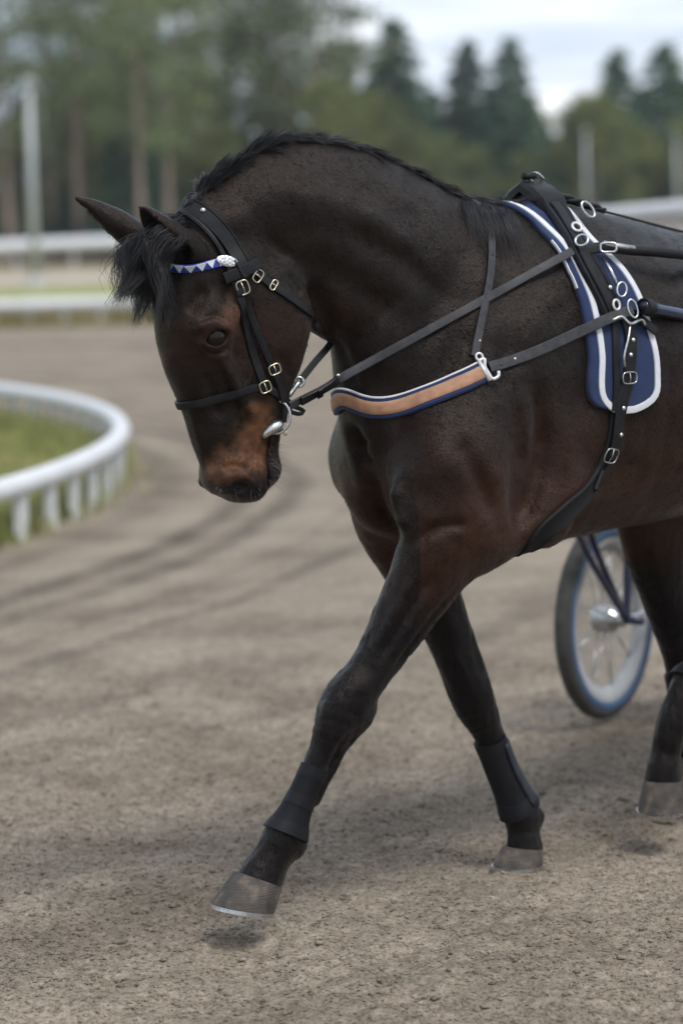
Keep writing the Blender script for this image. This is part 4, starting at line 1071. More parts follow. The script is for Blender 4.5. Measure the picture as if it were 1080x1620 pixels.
stud(951, 461, saddle, .006, M['steel'], .034)
# hook linking saddle and shaft
q, n = hit(985, 520, .034)
tube_obj('shaft_hook', catmull([hit(955, 513, .034)[0], hit(968, 509, .038)[0], hit(982, 519, .04)[0], hit(1000, 512, .038)[0], hit(1006, 520, .034)[0]], 20), .0038, M['steel'], saddle)
tube_obj('shaft_hook', catmull([hit(984, 520, .034)[0], hit(978, 540, .036)[0], hit(973, 565, .034)[0], hit(976, 580, .030)[0]], 14), .003, M['steel'], saddle)
P, Nn = lay([hit(*p)[0] for p in [(990, 500), (1008, 513), (1028, 528)]], .026, 10); strap('shaft_tie', P, Nn, .022, .004, M['leather'], saddle)
# back strap with twisted part
back = thing('back_strap', tuple(loc(-.3, 0, 1.55)), 'twisted black leather back strap running along the horse back', 'strap')
bs = [(-.02, 0), (-.10, 0), (-.22, 0), (-.4, 0), (-.7, 0), (-1.0, 0), (-1.3, 0), (-1.42, 0)]
A = [near(loc(f, 0, 1.8))[0] for f, _ in bs]; P, Nn = lay(catmull(A, 60), .004, 60); strap('strap', P[8:], Nn[8:], .018, .004, M['leather'], back)
tw = catmull([P[0]+np.array([0, 0, .02]), P[3]+np.array([0, 0, .014]), P[6]+np.array([0, 0, .009]), P[9]+np.array([0, 0, .004])], 60)
for ph0 in (0, 2.1, 4.2):
    T = tangents(tw); a_ = np.linspace(0, 9, 60)+ph0; u_ = np.cross(T, (0, 0, 1)); u_ /= np.linalg.norm(u_, axis=1)[:, None]; v_ = np.cross(u_, T)
    tube_obj('twisted_cord', tw+(np.cos(a_)[:, None]*u_+np.sin(a_)[:, None]*v_)*.006, np.interp(np.linspace(0, 1, 60), [0, .1, .85, 1], [.005, .007, .006, .003]), M['leather'], back, 8)

# ------------------------------------------------------------------ leg boots
def boot(st, t0, t1, grow, label, flare=.004, strap_t=()):
    S_ = catmull(np.asarray(st), 200); i0_, i1_ = int(t0*199), int(t1*199); X = S_[i0_:i1_+1:3]; n = len(X)
    f = inv(X[n//2])[0]; la = latax(f); root = thing('leg_boot', tuple(X[-1][:3]), label, 'leg boot')
    T = tangents(X[:, :3]); seg = 28; ang = np.linspace(0, 2*np.pi, seg, endpoint=False); V = []; F = []
    def rings(e, lo_, hi_):
        out = []
        for k in range(lo_, hi_):
            u = unit(np.cross(la, T[k])); u = -u if np.dot(u, fwdax(f)) < 0 else u
            tk = k/(n-1); e_ = e*(.8+.4*tk**2); ru, rv = X[k, 3]+e_+.001, X[k, 4]+e_+.001
            back_ = np.where(np.cos(ang) < 0, 1.12+.10*tk, 1.0)
            out.append(X[k, :3]+ru*back_[:, None]*np.cos(ang)[:, None]*u+rv*np.sin(ang)[:, None]*la)
        return out
    def shell(name, e0, e1, lo_, hi_, mat, par):
        o1, o2 = rings(e1, lo_, hi_), rings(e0, lo_, hi_); m = len(o1); V = np.vstack(o1+o2); F = []
        for k in range(m-1):
            for j in range(seg):
                l = (j+1) % seg; a, b, c_, d = k*seg+j, k*seg+l, (k+1)*seg+l, (k+1)*seg+j
                F.append((a, b, c_, d)); F.append((a+m*seg, d+m*seg, c_+m*seg, b+m*seg))
        for k in (0, m-1):
            for j in range(seg):
                l = (j+1) % seg; F.append((k*seg+j, k*seg+j+m*seg, k*seg+l+m*seg, k*seg+l) if k == 0 else (k*seg+j, k*seg+l, k*seg+l+m*seg, k*seg+j+m*seg))
        ob = mesh_obj(name, V, F, mat, par); ob.data.set_sharp_from_angle(angle=R(40)); return ob
    shell('boot_shell', .0, grow, 0, n, M['boot'], root)
    for s0 in strap_t: shell('boot_strap', grow*.8, grow+.0013, int(s0*n), min(n, int(s0*n)+max(3, n//6)), M['boot_strap'], root)
    return root, X, T, f
M['boot'] = mat_plain('boot_neoprene', (.0060, .0060, .0080), .6, spec=.22, var=.25, scale=40, bump=.3, bscale=600)
M['boot_strap'] = mat_plain('boot_strap', (.0085, .0088, .011), .5, spec=.22, var=.2, scale=60, bump=.3, bscale=600)
M['boot_grey'] = mat_plain('boot_grey', (.028, .030, .040), .45, spec=.22, var=.2, scale=30, bump=.2, bscale=500)
boot(LF, .69, .875, .005, 'black leg boot on the raised stretched fore leg', strap_t=(.05, .42, .78))
r_, X, T, f = boot(RF, .675, .905, .008, 'black leg boot with grey shell on the fore leg standing under the chest', strap_t=(.0, .8))
boot(LHr, .66, .80, .008, 'grey leg boot on the hind leg stepping forward', strap_t=(.7,))
boot(RH, .62, .80, .007, 'dark leg boot on the hind leg standing behind', strap_t=(.7,))
def boot_pad(root, X, T, f, la_s):
    la = latax(f); V = []; n = len(X); rows = []
    for k in range(1, n-1):
        u = unit(np.cross(la, T[k])); u = -u if np.dot(u, fwdax(f)) < 0 else u; r = []
        for a in np.linspace(R(105), R(185), 7): r.append(np.hstack([X[k, :3]+(X[k, 3]+.001+.008*(.8+.4*(k/(n-1))**2))*(1.12+.10*k/(n-1) if math.cos(a) < 0 else 1)*math.cos(a)*u+(X[k, 4]+.001+.008*(.8+.4*(k/(n-1))**2))*math.sin(a)*la, unit(math.cos(a)*u+math.sin(a)*la)]))
        rows.append(r)
    A = np.array(rows); sheet('shell_plate', A[..., :3], A[..., 3:], .0, .006, M['boot_grey'], root)
boot_pad(r_, X, T, f, 1)
# ------------------------------------------------------------------ sulky
wc_ground = ground_pt(960, 1136); WR = .325
_w = unit(np.array([wc_ground[0], wc_ground[1], 0]))
STH = R(58); SH = np.array([-math.cos(STH), -math.sin(STH), 0]); SL = np.array([math.sin(STH), -math.cos(STH), 0])
WC = np.array([wc_ground[0], wc_ground[1], WR])
sulky = thing('sulky', (WC[0], WC[1], 0), 'blue tubular two-wheeled sulky harnessed behind the horse', 'sulky')
M['tyre'] = mat_plain('tyre_rubber', (.065, .062, .055), .85, c2=(.040, .038, .035), scale=30, bump=.4, bscale=300)
M['rim_blue'] = mat_plain('rim_blue', (.035, .085, .175), .4, var=.1, scale=20)
M['rim_white'] = mat_plain('rim_white', (.40, .41, .41), .45, var=.1, scale=25)
def cover_mat():
    m, nt, b = nodes('wheel_disc'); b.inputs['Base Color'].default_value = (.36, .37, .365, 1); b.inputs['Roughness'].default_value = .35; b.inputs['Alpha'].default_value = .30
    return m
M['cover'] = cover_mat()
def lathe(name, prof, c, ax, mat, parent, m=64):
    ax = unit(ax); u = np.array([0, 0, 1.0]); v = np.cross(ax, u); V = []; F = []; n = len(prof)
    for a in np.linspace(0, 2*np.pi, m, endpoint=False):
        d = math.cos(a)*u+math.sin(a)*v
        for (r, x) in prof: V.append(c+d*r+ax*x)
    for i in range(m):
        j = (i+1) % m
        for k in range(n-1): F.append((i*n+k, j*n+k, j*n+k+1, i*n+k+1))
    return mesh_obj(name, V, F, mat, parent)
def wheel(c, side):
    ax = SL*side; w = thing_part('wheel', c)
    lathe('tyre', [(WR-.046, -.020), (WR-.030, -.026), (WR-.012, -.023), (WR-.003, -.013), (WR, 0), (WR-.003, .013), (WR-.012, .023), (WR-.030, .026), (WR-.046, .020)], c, ax, M['tyre'], w)
    lathe('blue_band', [(WR-.056, .024), (WR-.054, .0265), (WR-.036, .0280), (WR-.030, .0262)], c, ax, M['rim_blue'], w)
    lathe('blue_band', [(WR-.030, -.0262), (WR-.036, -.0280), (WR-.054, -.0265), (WR-.056, -.024)], c, ax, M['rim_blue'], w)
    lathe('rim', [(WR-.046, -.020), (WR-.058, -.022), (WR-.100, -.012), (WR-.100, .012), (WR-.058, .022), (WR-.046, .020)], c, ax, M['rim_white'], w)
    lathe('disc_cover', [(WR-.10, -.011), (.05, -.035), (.049, -.034)], c, ax, M['cover'], w)
    lathe('hub', [(.0, .070), (.022, .070), (.026, .06), (.026, .045), (.040, .036), (.043, .02), (.043, -.02), (.040, -.036), (.026, -.045), (.0, -.05)], c, ax, M['steel'], w, 32)
    for k in range(18):
        a = k*2*math.pi/18; u = np.array([0, 0, 1.0]); v = np.cross(ax, u); d = math.cos(a)*u+math.sin(a)*v; d2 = math.cos(a+.16*(1 if k % 2 else -1))*u+math.sin(a+.16*(1 if k % 2 else -1))*v
        tube_obj('spoke', [c+d*.04+ax*.02*(1 if k % 2 else -1), c+d2*(WR-.10)], .0022, M['steel'], w, 5)
    return w
M['shaft_paint'] = mat_plain('shaft_paint', (.02, .035, .085), .22, metal=.6, var=.1, scale=20, coat=.6)
def thing_part(name, c):
    o = bpy.data.objects.new(name, None); link(o, sulky); o.location = Vector(c)-parent_origin(sulky); return o
HALF = .62
CTR = WC+SL*HALF; LW = WC+SL*2*HALF
wheel(WC, 1); wheel(LW, -1)
up = np.array([0, 0, 1.0])
def sulk_tube(name, pts, r, mat='blue_paint', n=20): return tube_obj(name, catmull(pts, n), r, M[mat], sulky, 10)
for c, s in ((WC, 1), (LW, -1)):
    hub_in = c+SL*s*.075
    arch = c+SL*s*.12+up*.46
    for dx, dz in ((.50, .46), (.40, .49)): sulk_tube('fork_tube', [hub_in, hub_in+SH*dx*.5+up*dz*.5, hub_in+SH*dx+up*dz+SL*s*.03], .011)
    for dx in (-.04, -.10): sulk_tube('fork_tube', [hub_in, hub_in+SH*dx*.5+up*.23, hub_in+SH*dx+up*.46+SL*s*.03], .012)
    sulk_tube('fork_bridge', [hub_in+SH*.33+up*.30, hub_in+SH*.25+up*.305], .008)
    tube_obj('axle', [c+SL*s*.04, hub_in+SL*s*.06], .014, M['blue_paint'], sulky, 12)
    sulk_tube('wheel_stay', [hub_in, hub_in-SH*.25+up*.02], .008, 'steel', 6)
    # shafts: from above the wheel forward to the saddle
for s, c in ((1, LW), (-1, WC)):
    base = c-SL*s*.10+up*.48
    if s == 1: tipA = hit(1004, 495)[0]+hit(1004, 495)[1]*.050
    else:
        f, l, z = inv(hit(1004, 495)[0]); tipA = near(loc(f, -l, z))[0]-latax(f)*.05
    if s == 1:
        mid_ = at_depth(1100, 505, tipA[1]+.16)
        ps = [tipA+unit(tipA-mid_)*.016, tipA, mid_, (mid_*.45+base*.55)+SL*.02+up*.02, base+SH*.25, base]
    else: ps = [tipA+SH*.03, tipA, tipA*.55+base*.45-SL*.06, base+SH*.25-SL*.0, base]
    sulk_tube('shaft', ps, .0155, 'shaft_paint', 44)
    if s == 1:
        a = unit(ps[2]-ps[1]); tube_obj('shaft_cap', [ps[0]-a*.010, ps[0]-a*.004, ps[0]+a*.004, ps[1]+a*.008], [.004, .009, .0145, .0158], M['leather'], sulky, 14)
        strap('shaft_loop', ring_pts(ps[1]+a*.004, a, .0165, 20), [unit(q-(ps[1]+a*.004)) for q in ring_pts(ps[1]+a*.004, a, .0165, 20)], .024, .004, M['leather'], sulky, closed=True)
        strap('shaft_loop', ring_pts(ps[1]-a*.010, a, .0165, 20), [unit(q-(ps[1]-a*.010)) for q in ring_pts(ps[1]-a*.010, a, .0165, 20)], .014, .004, M['leather'], sulky, closed=True)
sulk_tube('arch_bar', [WC+SL*.10+up*.48, CTR+up*.52, LW-SL*.10+up*.48], .016)
sulk_tube('arch_bar', [WC+SL*.10+up*.48+SH*.25, CTR+up*.50+SH*.25, LW-SL*.10+up*.48+SH*.25], .014)
V = []; F = []
sc_ = CTR+up*.56-SH*.10
for x, z in ((-.16, .0), (-.15, .03), (.15, .03), (.17, .0)):
    for y in (-.19, -.1, .1, .19): V.append(sc_+SH*x+SL*y+up*(z+.02*abs(y)/.19))
for i in range(3):
    for j in range(3): F.append((i*4+j, i*4+j+1, (i+1)*4+j+1, (i+1)*4+j))
o = mesh_obj('seat', V, F, M['nylon'], sulky); md = o.modifiers.new('solid', 'SOLIDIFY'); md.thickness = .03
# rein continues to the seat as a rounded hand part
pr = at_depth(1085, 404, ter[1]+.14)
tube_obj('rounded_rein', catmull([P_ for P_ in (at_depth(948, 391, ter[1]+.02), at_depth(1010, 397, ter[1]+.075), pr, (pr+sc_)/2+up*.05, sc_+up*.10)], 30), .0125, M['leather'], rein, 10)
p0_ = at_depth(905, 397, ter[1]); p1_ = at_depth(950, 391, ter[1]+.02)
strap('rein_end', catmull([p0_, (p0_+p1_)/2, p1_], 8), surf_n([p0_]*8, .4), .026, .006, M['leather'], rein)
ring('rein_buckle', at_depth(962, 391, ter[1]+.012), unit(np.array([0, -1, .2])), .011, .003, M['steel'], rein, sx=1.7, power=.5)
tube_obj('rein_clip', [at_depth(955, 385, ter[1]+.02), at_depth(1003, 393, ter[1]+.06)], .007, M['steel'], rein, 8)
# ------------------------------------------------------------------ track, infield, banks
RZ = .30
_c = [ground_pt(0, 776, RZ), ground_pt(189, 690, RZ), ground_pt(0, 617, RZ)]
def circ(a, b, c):
    ax, ay, bx, by, cx, cy = *a[:2], *b[:2], *c[:2]; d = 2*(ax*(by-cy)+bx*(cy-ay)+cx*(ay-by))
    ux = ((ax*ax+ay*ay)*(by-cy)+(bx*bx+by*by)*(cy-ay)+(cx*cx+cy*cy)*(ay-by))/d; uy = ((ax*ax+ay*ay)*(cx-bx)+(bx*bx+by*by)*(ax-cx)+(cx*cx+cy*cy)*(bx-ax))/d
    return np.array([ux, uy]), math.hypot(ax-ux, ay-uy)
IC, IR = circ(*_c); print('inner circle', IC, IR, _c)
def ss(x): x = np.clip(x, 0, 1); return x*x*(3-2*x)
def ground_h(x, y):
    b = 1.36*ss((x-.3-.02*(y-26))/2.4)*ss((y-21.0)/6.5)*(1-.0*y)*ss((150-y)/60)
    return b
def dirt_mat():
    m, nt, b = nodes('track_dirt'); N = nt.nodes.new; L = nt.links.new
    geo = N('ShaderNodeNewGeometry'); P = geo.outputs['Position']
    def noise(sc, det=6, rough=.6, vec=P): n = N('ShaderNodeTexNoise'); n.inputs['Scale'].default_value = sc; n.inputs['Detail'].default_value = det; n.inputs['Roughness'].default_value = rough; L(vec, n.inputs['Vector']); return n.outputs['Fac']
    def ramp(f, *st):
        r = N('ShaderNodeValToRGB'); L(f, r.inputs[0]); e = r.color_ramp.elements
        e[0].position, e[0].color = st[0][0], (*st[0][1], 1); e[1].position, e[1].color = st[-1][0], (*st[-1][1], 1)
        for p, c in st[1:-1]: q = e.new(p); q.color = (*c, 1)
        return r.outputs[0]
    def mix(f, a, c, mode='MIX'):
        x = N('ShaderNodeMix'); x.data_type = 'RGBA'; x.blend_type = mode
        if isinstance(f, float): x.inputs['Factor'].default_value = f
        else: L(f, x.inputs['Factor'])
        L(a, x.inputs[6]); L(c, x.inputs[7]); return x.outputs[2]
    fine = ramp(noise(95, 5, .7), (.30, (.156, .132, .103)), (.5, (.295, .257, .207)), (.70, (.415, .370, .308)))
    clod = ramp(noise(26, 6, .65), (.30, (.62, .60, .57)), (.62, (1.08, 1.06, 1.04)))
    big = ramp(noise(1.7, 5, .6), (.33, (.72, .70, .68)), (.58, (1.08, 1.07, 1.06)))
    c = mix(1.0, fine, clod, 'MULTIPLY'); c = mix(1.0, c, big, 'MULTIPLY')
    # wheel and harrow bands that follow the bend
    sub = N('ShaderNodeVectorMath'); sub.operation = 'SUBTRACT'; sub.inputs[1].default_value = (IC[0], IC[1], 0); L(P, sub.inputs[0])
    xyz = N('ShaderNodeSeparateXYZ'); L(sub.outputs[0], xyz.inputs[0])
    def mth(op, a, b_=None):
        n = N('ShaderNodeMath'); n.operation = op
        for k, v in enumerate((a, b_)):
            if v is None: continue
            if isinstance(v, (int, float)): n.inputs[k].default_value = v
            else: L(v, n.inputs[k])
        return n.outputs[0]
    r = mth('SQRT', mth('ADD', mth('MULTIPLY', xyz.outputs[0], xyz.outputs[0]), mth('MULTIPLY', xyz.outputs[1], xyz.outputs[1])))
    wob = mth('MULTIPLY', noise(.8, 3), .22); rr = mth('SUBTRACT', mth('ADD', r, wob), IR+.11)
    t = mth('DIVIDE', mth('ADD', rr, .5), 16.0)
    bands = [(-.35, .10, .25), (.30, .16, .30), (.82, .12, .58), (1.12, .11, .52), (1.50, .06, .22), (1.84, .07, .48), (2.5, .10, .18), (3.2, .12, .22), (4.5, .3, .26), (6.4, .35, .22), (8.2, .3, .20), (11.6, .9, .42)]
    st = [(0.0, 1.0)]
    for o_, w_, d_ in bands: st += [((o_-w_+.5)/16, 1.0), ((o_-w_*.25+.5)/16, 1-d_), ((o_+w_*.25+.5)/16, 1-d_*.9), ((o_+w_+.5)/16, 1.0)]
    lo_b = [s for s in st if s[0] < .21]; hi_b = [s for s in st if s[0] >= .21]
    def band_ramp(lst): return ramp(t, *[(max(0, p), (v, v*.99, v*.985)) for p, v in lst])
    b1, b2 = band_ramp(lo_b), band_ramp([(.2, 1.0)]+hi_b)
    streak = ramp(noise(3.0, 4, .6), (.3, (.55, .55, .55)), (.6, (1, 1, 1)))
    sk_ = N('ShaderNodeSeparateColor'); L(streak, sk_.inputs[0])
    c = mix(sk_.outputs[0], c, mix(1.0, mix(1.0, c, b1, 'MULTIPLY'), b2, 'MULTIPLY'))
    cmb = N('ShaderNodeCombineXYZ'); L(rr, cmb.inputs[0]); L(mth('MULTIPLY', mth('ARCTAN2', xyz.outputs[1], xyz.outputs[0]), 1.5), cmb.inputs[1])
    soft = ramp(noise(2.2, 4, .6, cmb.outputs[0]), (.34, (.82, .81, .80)), (.60, (1.06, 1.06, 1.06)))
    c = mix(1.0, c, soft, 'MULTIPLY')
    L(c, b.inputs['Base Color']); b.inputs['Roughness'].default_value = .95; b.inputs['Specular IOR Level'].default_value = .2
    h = mth('ADD', mth('MULTIPLY', noise(140, 4, .7), .35), mth('MULTIPLY', noise(45, 6, .65), 1.0))
    bp = N('ShaderNodeBump'); bp.inputs['Strength'].default_value = .9; bp.inputs['Distance'].default_value = .012; L(h, bp.inputs['Height']); L(bp.outputs[0], b.inputs['Normal'])
    return m
M['dirt'] = dirt_mat()
def grid_mesh(name, X, Y, Z, mat):
    r, c = X.shape; V = np.stack([X, Y, Z], -1).reshape(-1, 3); i = np.arange((r-1)*c).reshape(r-1, c)[:, :-1].ravel()
    F = np.stack([i, i+1, i+c+1, i+c], 1); return mesh_obj(name, V, F, mat)
ys = [-6, -2, .5, 2, 3.2, 4.2, 4.8]; y = 5.0
while y < 9.6: ys.append(y); y += .0085*(y/5.5)
while y < 30: ys.append(y); y *= 1.012
while y < 1500: ys.append(y); y *= 1.06
ys = np.array(ys)
us = np.r_[[-60, -20, -8, -4, -2, -1.2, -.8, -.5, -.36, -.28, -.22], np.linspace(-.18, .18, 300), [.22, .28, .36, .5, .8, 1.2, 2, 4, 8, 20, 60]]
Yg, Ug = np.meshgrid(ys, us, indexing='ij'); Xg = Ug*np.maximum(Yg, 4.0)*np.where(np.abs(Ug) > 1, np.minimum(1, 60/np.maximum(Yg, 4)*1.0)+.2, 1)
def relief(x, y):
    p = np.stack([x.ravel(), y.ravel(), np.zeros(x.size)], 1)
    z = .018*(vnoise(p, 3.1, 1)-.5)+.016*(vnoise(p, 9, 2)-.5)+.014*(vnoise(p, 26, 3)-.5)+.008*(vnoise(p*[1, 1, 1], 60, 4)-.5)
    return z.reshape(x.shape)
fade = ss((14-Yg)/4)*ss((Yg-4.2)/.8)*ss((.3-np.abs(Ug))/.1)
rel = relief(Xg, Yg)
# keep the ground under the standing hooves and the wheel
Zg = ground_h(Xg, Yg)+rel*fade-.016*fade
track = tag(grid_mesh('track', Xg, Yg, Zg, M['dirt']), kind='structure')
# crumbs of dirt
def crumbs(n):
    y = 5.15+rng.random(n)**1.5*5.2; x = (rng.random(n)*.36-.18)*y*1.05
    z = relief(x, y)-.016; s = rng.uniform(.0014, .0048, n)*rng.choice([.7, 1, 1.2, 2.2], n, p=[.4, .37, .2, .03])
    O_ = np.array([[1, 0, 0], [-1, 0, 0], [0, 1, 0], [0, -1, 0], [0, 0, 1], [0, 0, -1]], float)
    V = O_[None]*rng.uniform(.55, 1.35, (n, 6, 1))*s[:, None, None]*np.array([1.15, 1.15, .7])+rng.normal(0, .12, (n, 6, 3))*s[:, None, None]
    a = rng.random(n)*6.28; ca, sa = np.cos(a)[:, None], np.sin(a)[:, None]; V = np.stack([V[..., 0]*ca-V[..., 1]*sa, V[..., 0]*sa+V[..., 1]*ca, V[..., 2]], -1)
    V += np.stack([x, y, z+s*.25], 1)[:, None]
    f = np.array([[0, 2, 4], [2, 1, 4], [1, 3, 4], [3, 0, 4], [2, 0, 5], [1, 2, 5], [3, 1, 5], [0, 3, 5]])
    F = (f[None]+6*np.arange(n)[:, None, None]).reshape(-1, 3)
    return V.reshape(-1, 3), F
V, F = crumbs(52000)
tag(mesh_obj('dirt_crumbs', V, F, M['dirt'], smooth=False), 'loose brown crumbs of dirt scattered over the track', 'dirt', kind='stuff')

def grass_mat(name, c1, c2, c3):
    m, nt, b = nodes(name); N = nt.nodes.new; L = nt.links.new; geo = N('ShaderNodeNewGeometry')
    n = N('ShaderNodeTexNoise'); n.inputs['Scale'].default_value = 1.4; n.inputs['Detail'].default_value = 6; L(geo.outputs['Position'], n.inputs['Vector'])
    r = N('ShaderNodeValToRGB'); L(n.outputs['Fac'], r.inputs[0]); e = r.color_ramp.elements; e[0].position = .36; e[0].color = (*c1, 1); e[1].position = .66; e[1].color = (*c3, 1); q = e.new(.5); q.color = (*c2, 1)
    L(r.outputs[0], b.inputs['Base Color']); b.inputs['Roughness'].default_value = .9; b.inputs['Specular IOR Level'].default_value = .15; return m
M['grass'] = grass_mat('grass', (.19, .215, .070), (.26, .275, .105), (.38, .335, .17))
def disc_sheet(name, pts, z, mat):
    return tag(mesh_obj(name, [(x, y, z) for x, y in pts], [tuple(range(len(pts)))], mat, smooth=False), kind='structure')
an = np.linspace(0, 2*np.pi, 120, endpoint=False)
disc_sheet('infield', [(IC[0]+(IR-.10)*math.cos(a), IC[1]+(IR-.10)*math.sin(a)) for a in an], .012, M['grass'])
def blades(n, sampler, h0, h1, wdt):
    x, y = sampler(n); a = rng.random(n)*6.28; h = rng.uniform(h0, h1, n); w = wdt*rng.uniform(.6, 1.4, n); lx, ly = rng.normal(0, .35, n)*h, rng.normal(0, .35, n)*h
    z0 = np.full(n, .005); A = np.stack([x-np.cos(a)*w, y-np.sin(a)*w, z0], 1); B_ = np.stack([x+np.cos(a)*w, y+np.sin(a)*w, z0], 1); C_ = np.stack([x+lx, y+ly, z0+h], 1)
    return np.stack([A, B_, C_], 1).reshape(-1, 3), np.arange(3*n).reshape(n, 3)
def inf(n):
    out = np.zeros((0, 2))
    while len(out) < n:
        p = np.stack([rng.uniform(-7, -1, n), rng.uniform(13, 30, n)], 1); out = np.vstack([out, p[np.hypot(p[:, 0]-IC[0], p[:, 1]-IC[1]) < IR-.15]])
    return out[:n, 0], out[:n, 1]
V, F = blades(45000, inf, .04, .13, .006); tag(mesh_obj('grass', V, F, M['grass'], smooth=False), 'short green grass on the infield inside the curved rail', 'grass', kind='stuff')
def edge(n):
    a = rng.uniform(-1.4, 1.4, n); r = IR-.12+rng.normal(0, .10, n)-.05; return IC[0]+r*np.cos(a), IC[1]+r*np.sin(a)
V, F = blades(16000, edge, .08, .24, .008); tag(mesh_obj('rough_grass', V, F, M['grass'], smooth=False), 'long grass growing under the curved white rail', 'grass', kind='stuff')

# ------------------------------------------------------------------ white rails
def rail(name, pts, zc, r, spacing, label, post_w=.05, cat='rail', group=None, zbase=None, flat=1.0):
    pts = np.asarray(pts, float); root = thing(name, (pts[0][0], pts[0][1], 0), label, cat, group)
    n = len(pts); T = tangents(pts); ang = np.linspace(0, 2*np.pi, 12, endpoint=False); V = []; F = []
    for p, t in zip(pts, T):
        sd = unit(np.cross(t, (0, 0, 1)))
        for a in ang: V.append(p+sd*r*math.cos(a)+np.array([0, 0, r*flat*math.sin(a)]))
    for i in range(n-1):
        for k in range(12): l = (k+1) % 12; F.append((i*12+k, (i+1)*12+k, (i+1)*12+l, i*12+l))
    F.append(tuple(range(12))); F.append(tuple((n-1)*12+k for k in range(12))[::-1])
    mesh_obj('rail', V, F, M['rail'], root)
    d = np.r_[0, np.cumsum(np.linalg.norm(np.diff(pts, axis=0), axis=1))]; me = None; k = 0
    for s in np.arange(spacing*.4, d[-1], spacing):
        p = np.array([np.interp(s, d, pts[:, i]) for i in range(3)]); i = min(n-1, np.searchsorted(d, s)); t = T[i]
        zb = ground_h(p[0], p[1]) if zbase is None else zbase; h = p[2]-zb
        if me is None:
            bm = bmesh.new(); bmesh.ops.create_cube(bm, size=1); 
            for v in bm.verts: v.co = (v.co.x*post_w*(1 if v.co.z > 0 else 1.1), v.co.y*.045, v.co.z)
            bmesh.ops.bevel(bm, geom=list(bm.edges), offset=.006, segments=1, affect='EDGES'); me = bpy.data.meshes.new('post'); bm.to_mesh(me); bm.free(); me.materials.append(M['rail_post'])
        o = bpy.data.objects.new('post', me); link(o, root); o.location = Vector((p[0], p[1], zb+h/2-.03))-root.location; o.scale = (1, 1, h); o.rotation_euler = (0, 0, math.atan2(t[1], t[0]))
        k += 1
    return root
aa = np.linspace(-1.25, 1.35, 90)
rail('curved_rail', [(IC[0]+IR*math.cos(a), IC[1]+IR*math.sin(a), RZ) for a in aa], RZ, .060, .56, 'low white curved rail on short posts around the grass infield', .13)
g0, g1 = ground_pt(-700, 500), ground_pt(520, 513)
p0, p1 = ground_pt(0, 517), ground_pt(190, 512)
dv = unit(p1-p0)
rail('outer_rail', [p0+dv*t+np.array([0, 0, .36]) for t in np.linspace(-14, 10, 24)], .36, .105, .62, 'low white rail across the far side of the dirt track', .10)
q0, q1 = at_depth(0, 391, 118), at_depth(190, 383, 118)
dv2 = q1-q0; 
rail('perimeter_rail', [q0+dv2*t for t in np.linspace(-2, 1.9, 12)], 1, .29, 2.4, 'pale perimeter rail in front of the forest beyond the lamp post', .14, zbase=0.0)
b_pts = [at_depth(x, y, d) for x, y, d in [(700, 366, 37), (800, 356, 35), (880, 348, 33), (940, 342, 31.5), (1010, 336, 30), (1080, 330, 28.5), (1180, 322, 26.5), (1300, 313, 24.5)]]
rail('bank_rail', catmull(b_pts, 40), 1.65, .088, .5, 'low white rail on the raised bank behind the horse back', .09)
# grass strips beyond the outer rail
def strip(name, y0, y1, mat, z=.008, x0=-60, x1=.5):
    return tag(mesh_obj(name, [(x0, y0, z), (x1, y0, z), (x1, y1, z), (x0, y1, z)], [(0, 1, 2, 3)], mat, smooth=False), kind='structure')
M['dry_grass'] = grass_mat('dry_grass', (.16, .15, .06), (.24, .20, .09), (.30, .25, .14))
M['path'] = mat_plain('gravel_path', (.44, .38, .31), .95, c2=(.34, .28, .22), scale=.5)
strip('verge', p0[1]-1.0, p0[1]+3.5, M['dry_grass']); strip('grass_strip', p0[1]+14, 84, M['grass']); strip('gravel_path', 86, 112, M['path'], .010)
strip('far_bank', 113, 128, M['dry_grass'], .012, -60, 3)
V, F = blades(14000, lambda n: (rng.uniform(-14, 1, n), p0[1]+rng.uniform(-.6, 2.5, n)), .08, .28, .012); tag(mesh_obj('verge_grass', V, F, M['dry_grass'], smooth=False), 'dry yellowish grass along the far low rail', 'grass', kind='stuff')

# ------------------------------------------------------------------ lamp posts
M['pole'] = mat_plain('pole_metal', (.44, .45, .46), .5, metal=.2, var=.1, scale=2)
def lamp_post(px, ybase, ytop, d, label, r=.10):
    b = at_depth(px, ybase, d); h = (at_depth(px, ytop, d)-b)[2]; root = thing('lamp_post', (b[0], b[1], 0), label, 'lamp post', 'lamp posts along the track')
    tube_obj('pole', [(b[0], b[1], 0), (b[0], b[1], h*.5), (b[0], b[1], h)], [r, r*.85, r*.7], M['pole'], root, 12)
    lathe_z('base', [(r*1.6, 0), (r*1.6, .25), (r*1.05, .35)], b, M['pole'], root)
    bm = bmesh.new(); bmesh.ops.create_cube(bm, size=1); bmesh.ops.bevel(bm, geom=list(bm.edges), offset=.12, segments=2, affect='EDGES')
    V = [(b[0]+v.co.x*2.6*r, b[1]-.05+v.co.y*.3, h+.05+v.co.z*.22) for v in bm.verts]; F = [[v.index for v in f.verts] for f in bm.faces]; bm.free(); mesh_obj('lamp_head', V, F, M['pole'], root)
def lathe_z(name, prof, c, mat, parent, m=14):
    V = []; F = []; n = len(prof)
    for a in np.linspace(0, 2*np.pi, m, endpoint=False):
        for r, z in prof: V.append((c[0]+r*math.cos(a), c[1]+r*math.sin(a), z))
    for i in range(m):
        j = (i+1) % m
        for k in range(n-1): F.append((i*n+k, j*n+k, j*n+k+1, i*n+k+1))
    return mesh_obj(name, V, F, mat, parent)
lamp_post(57, 457, 132, 82, 'pale lamp post standing before the perimeter rail and the pines', .13)
lamp_post(928, 345, 150, 122, 'slim pale lamp post in front of yellowish trees', .075)
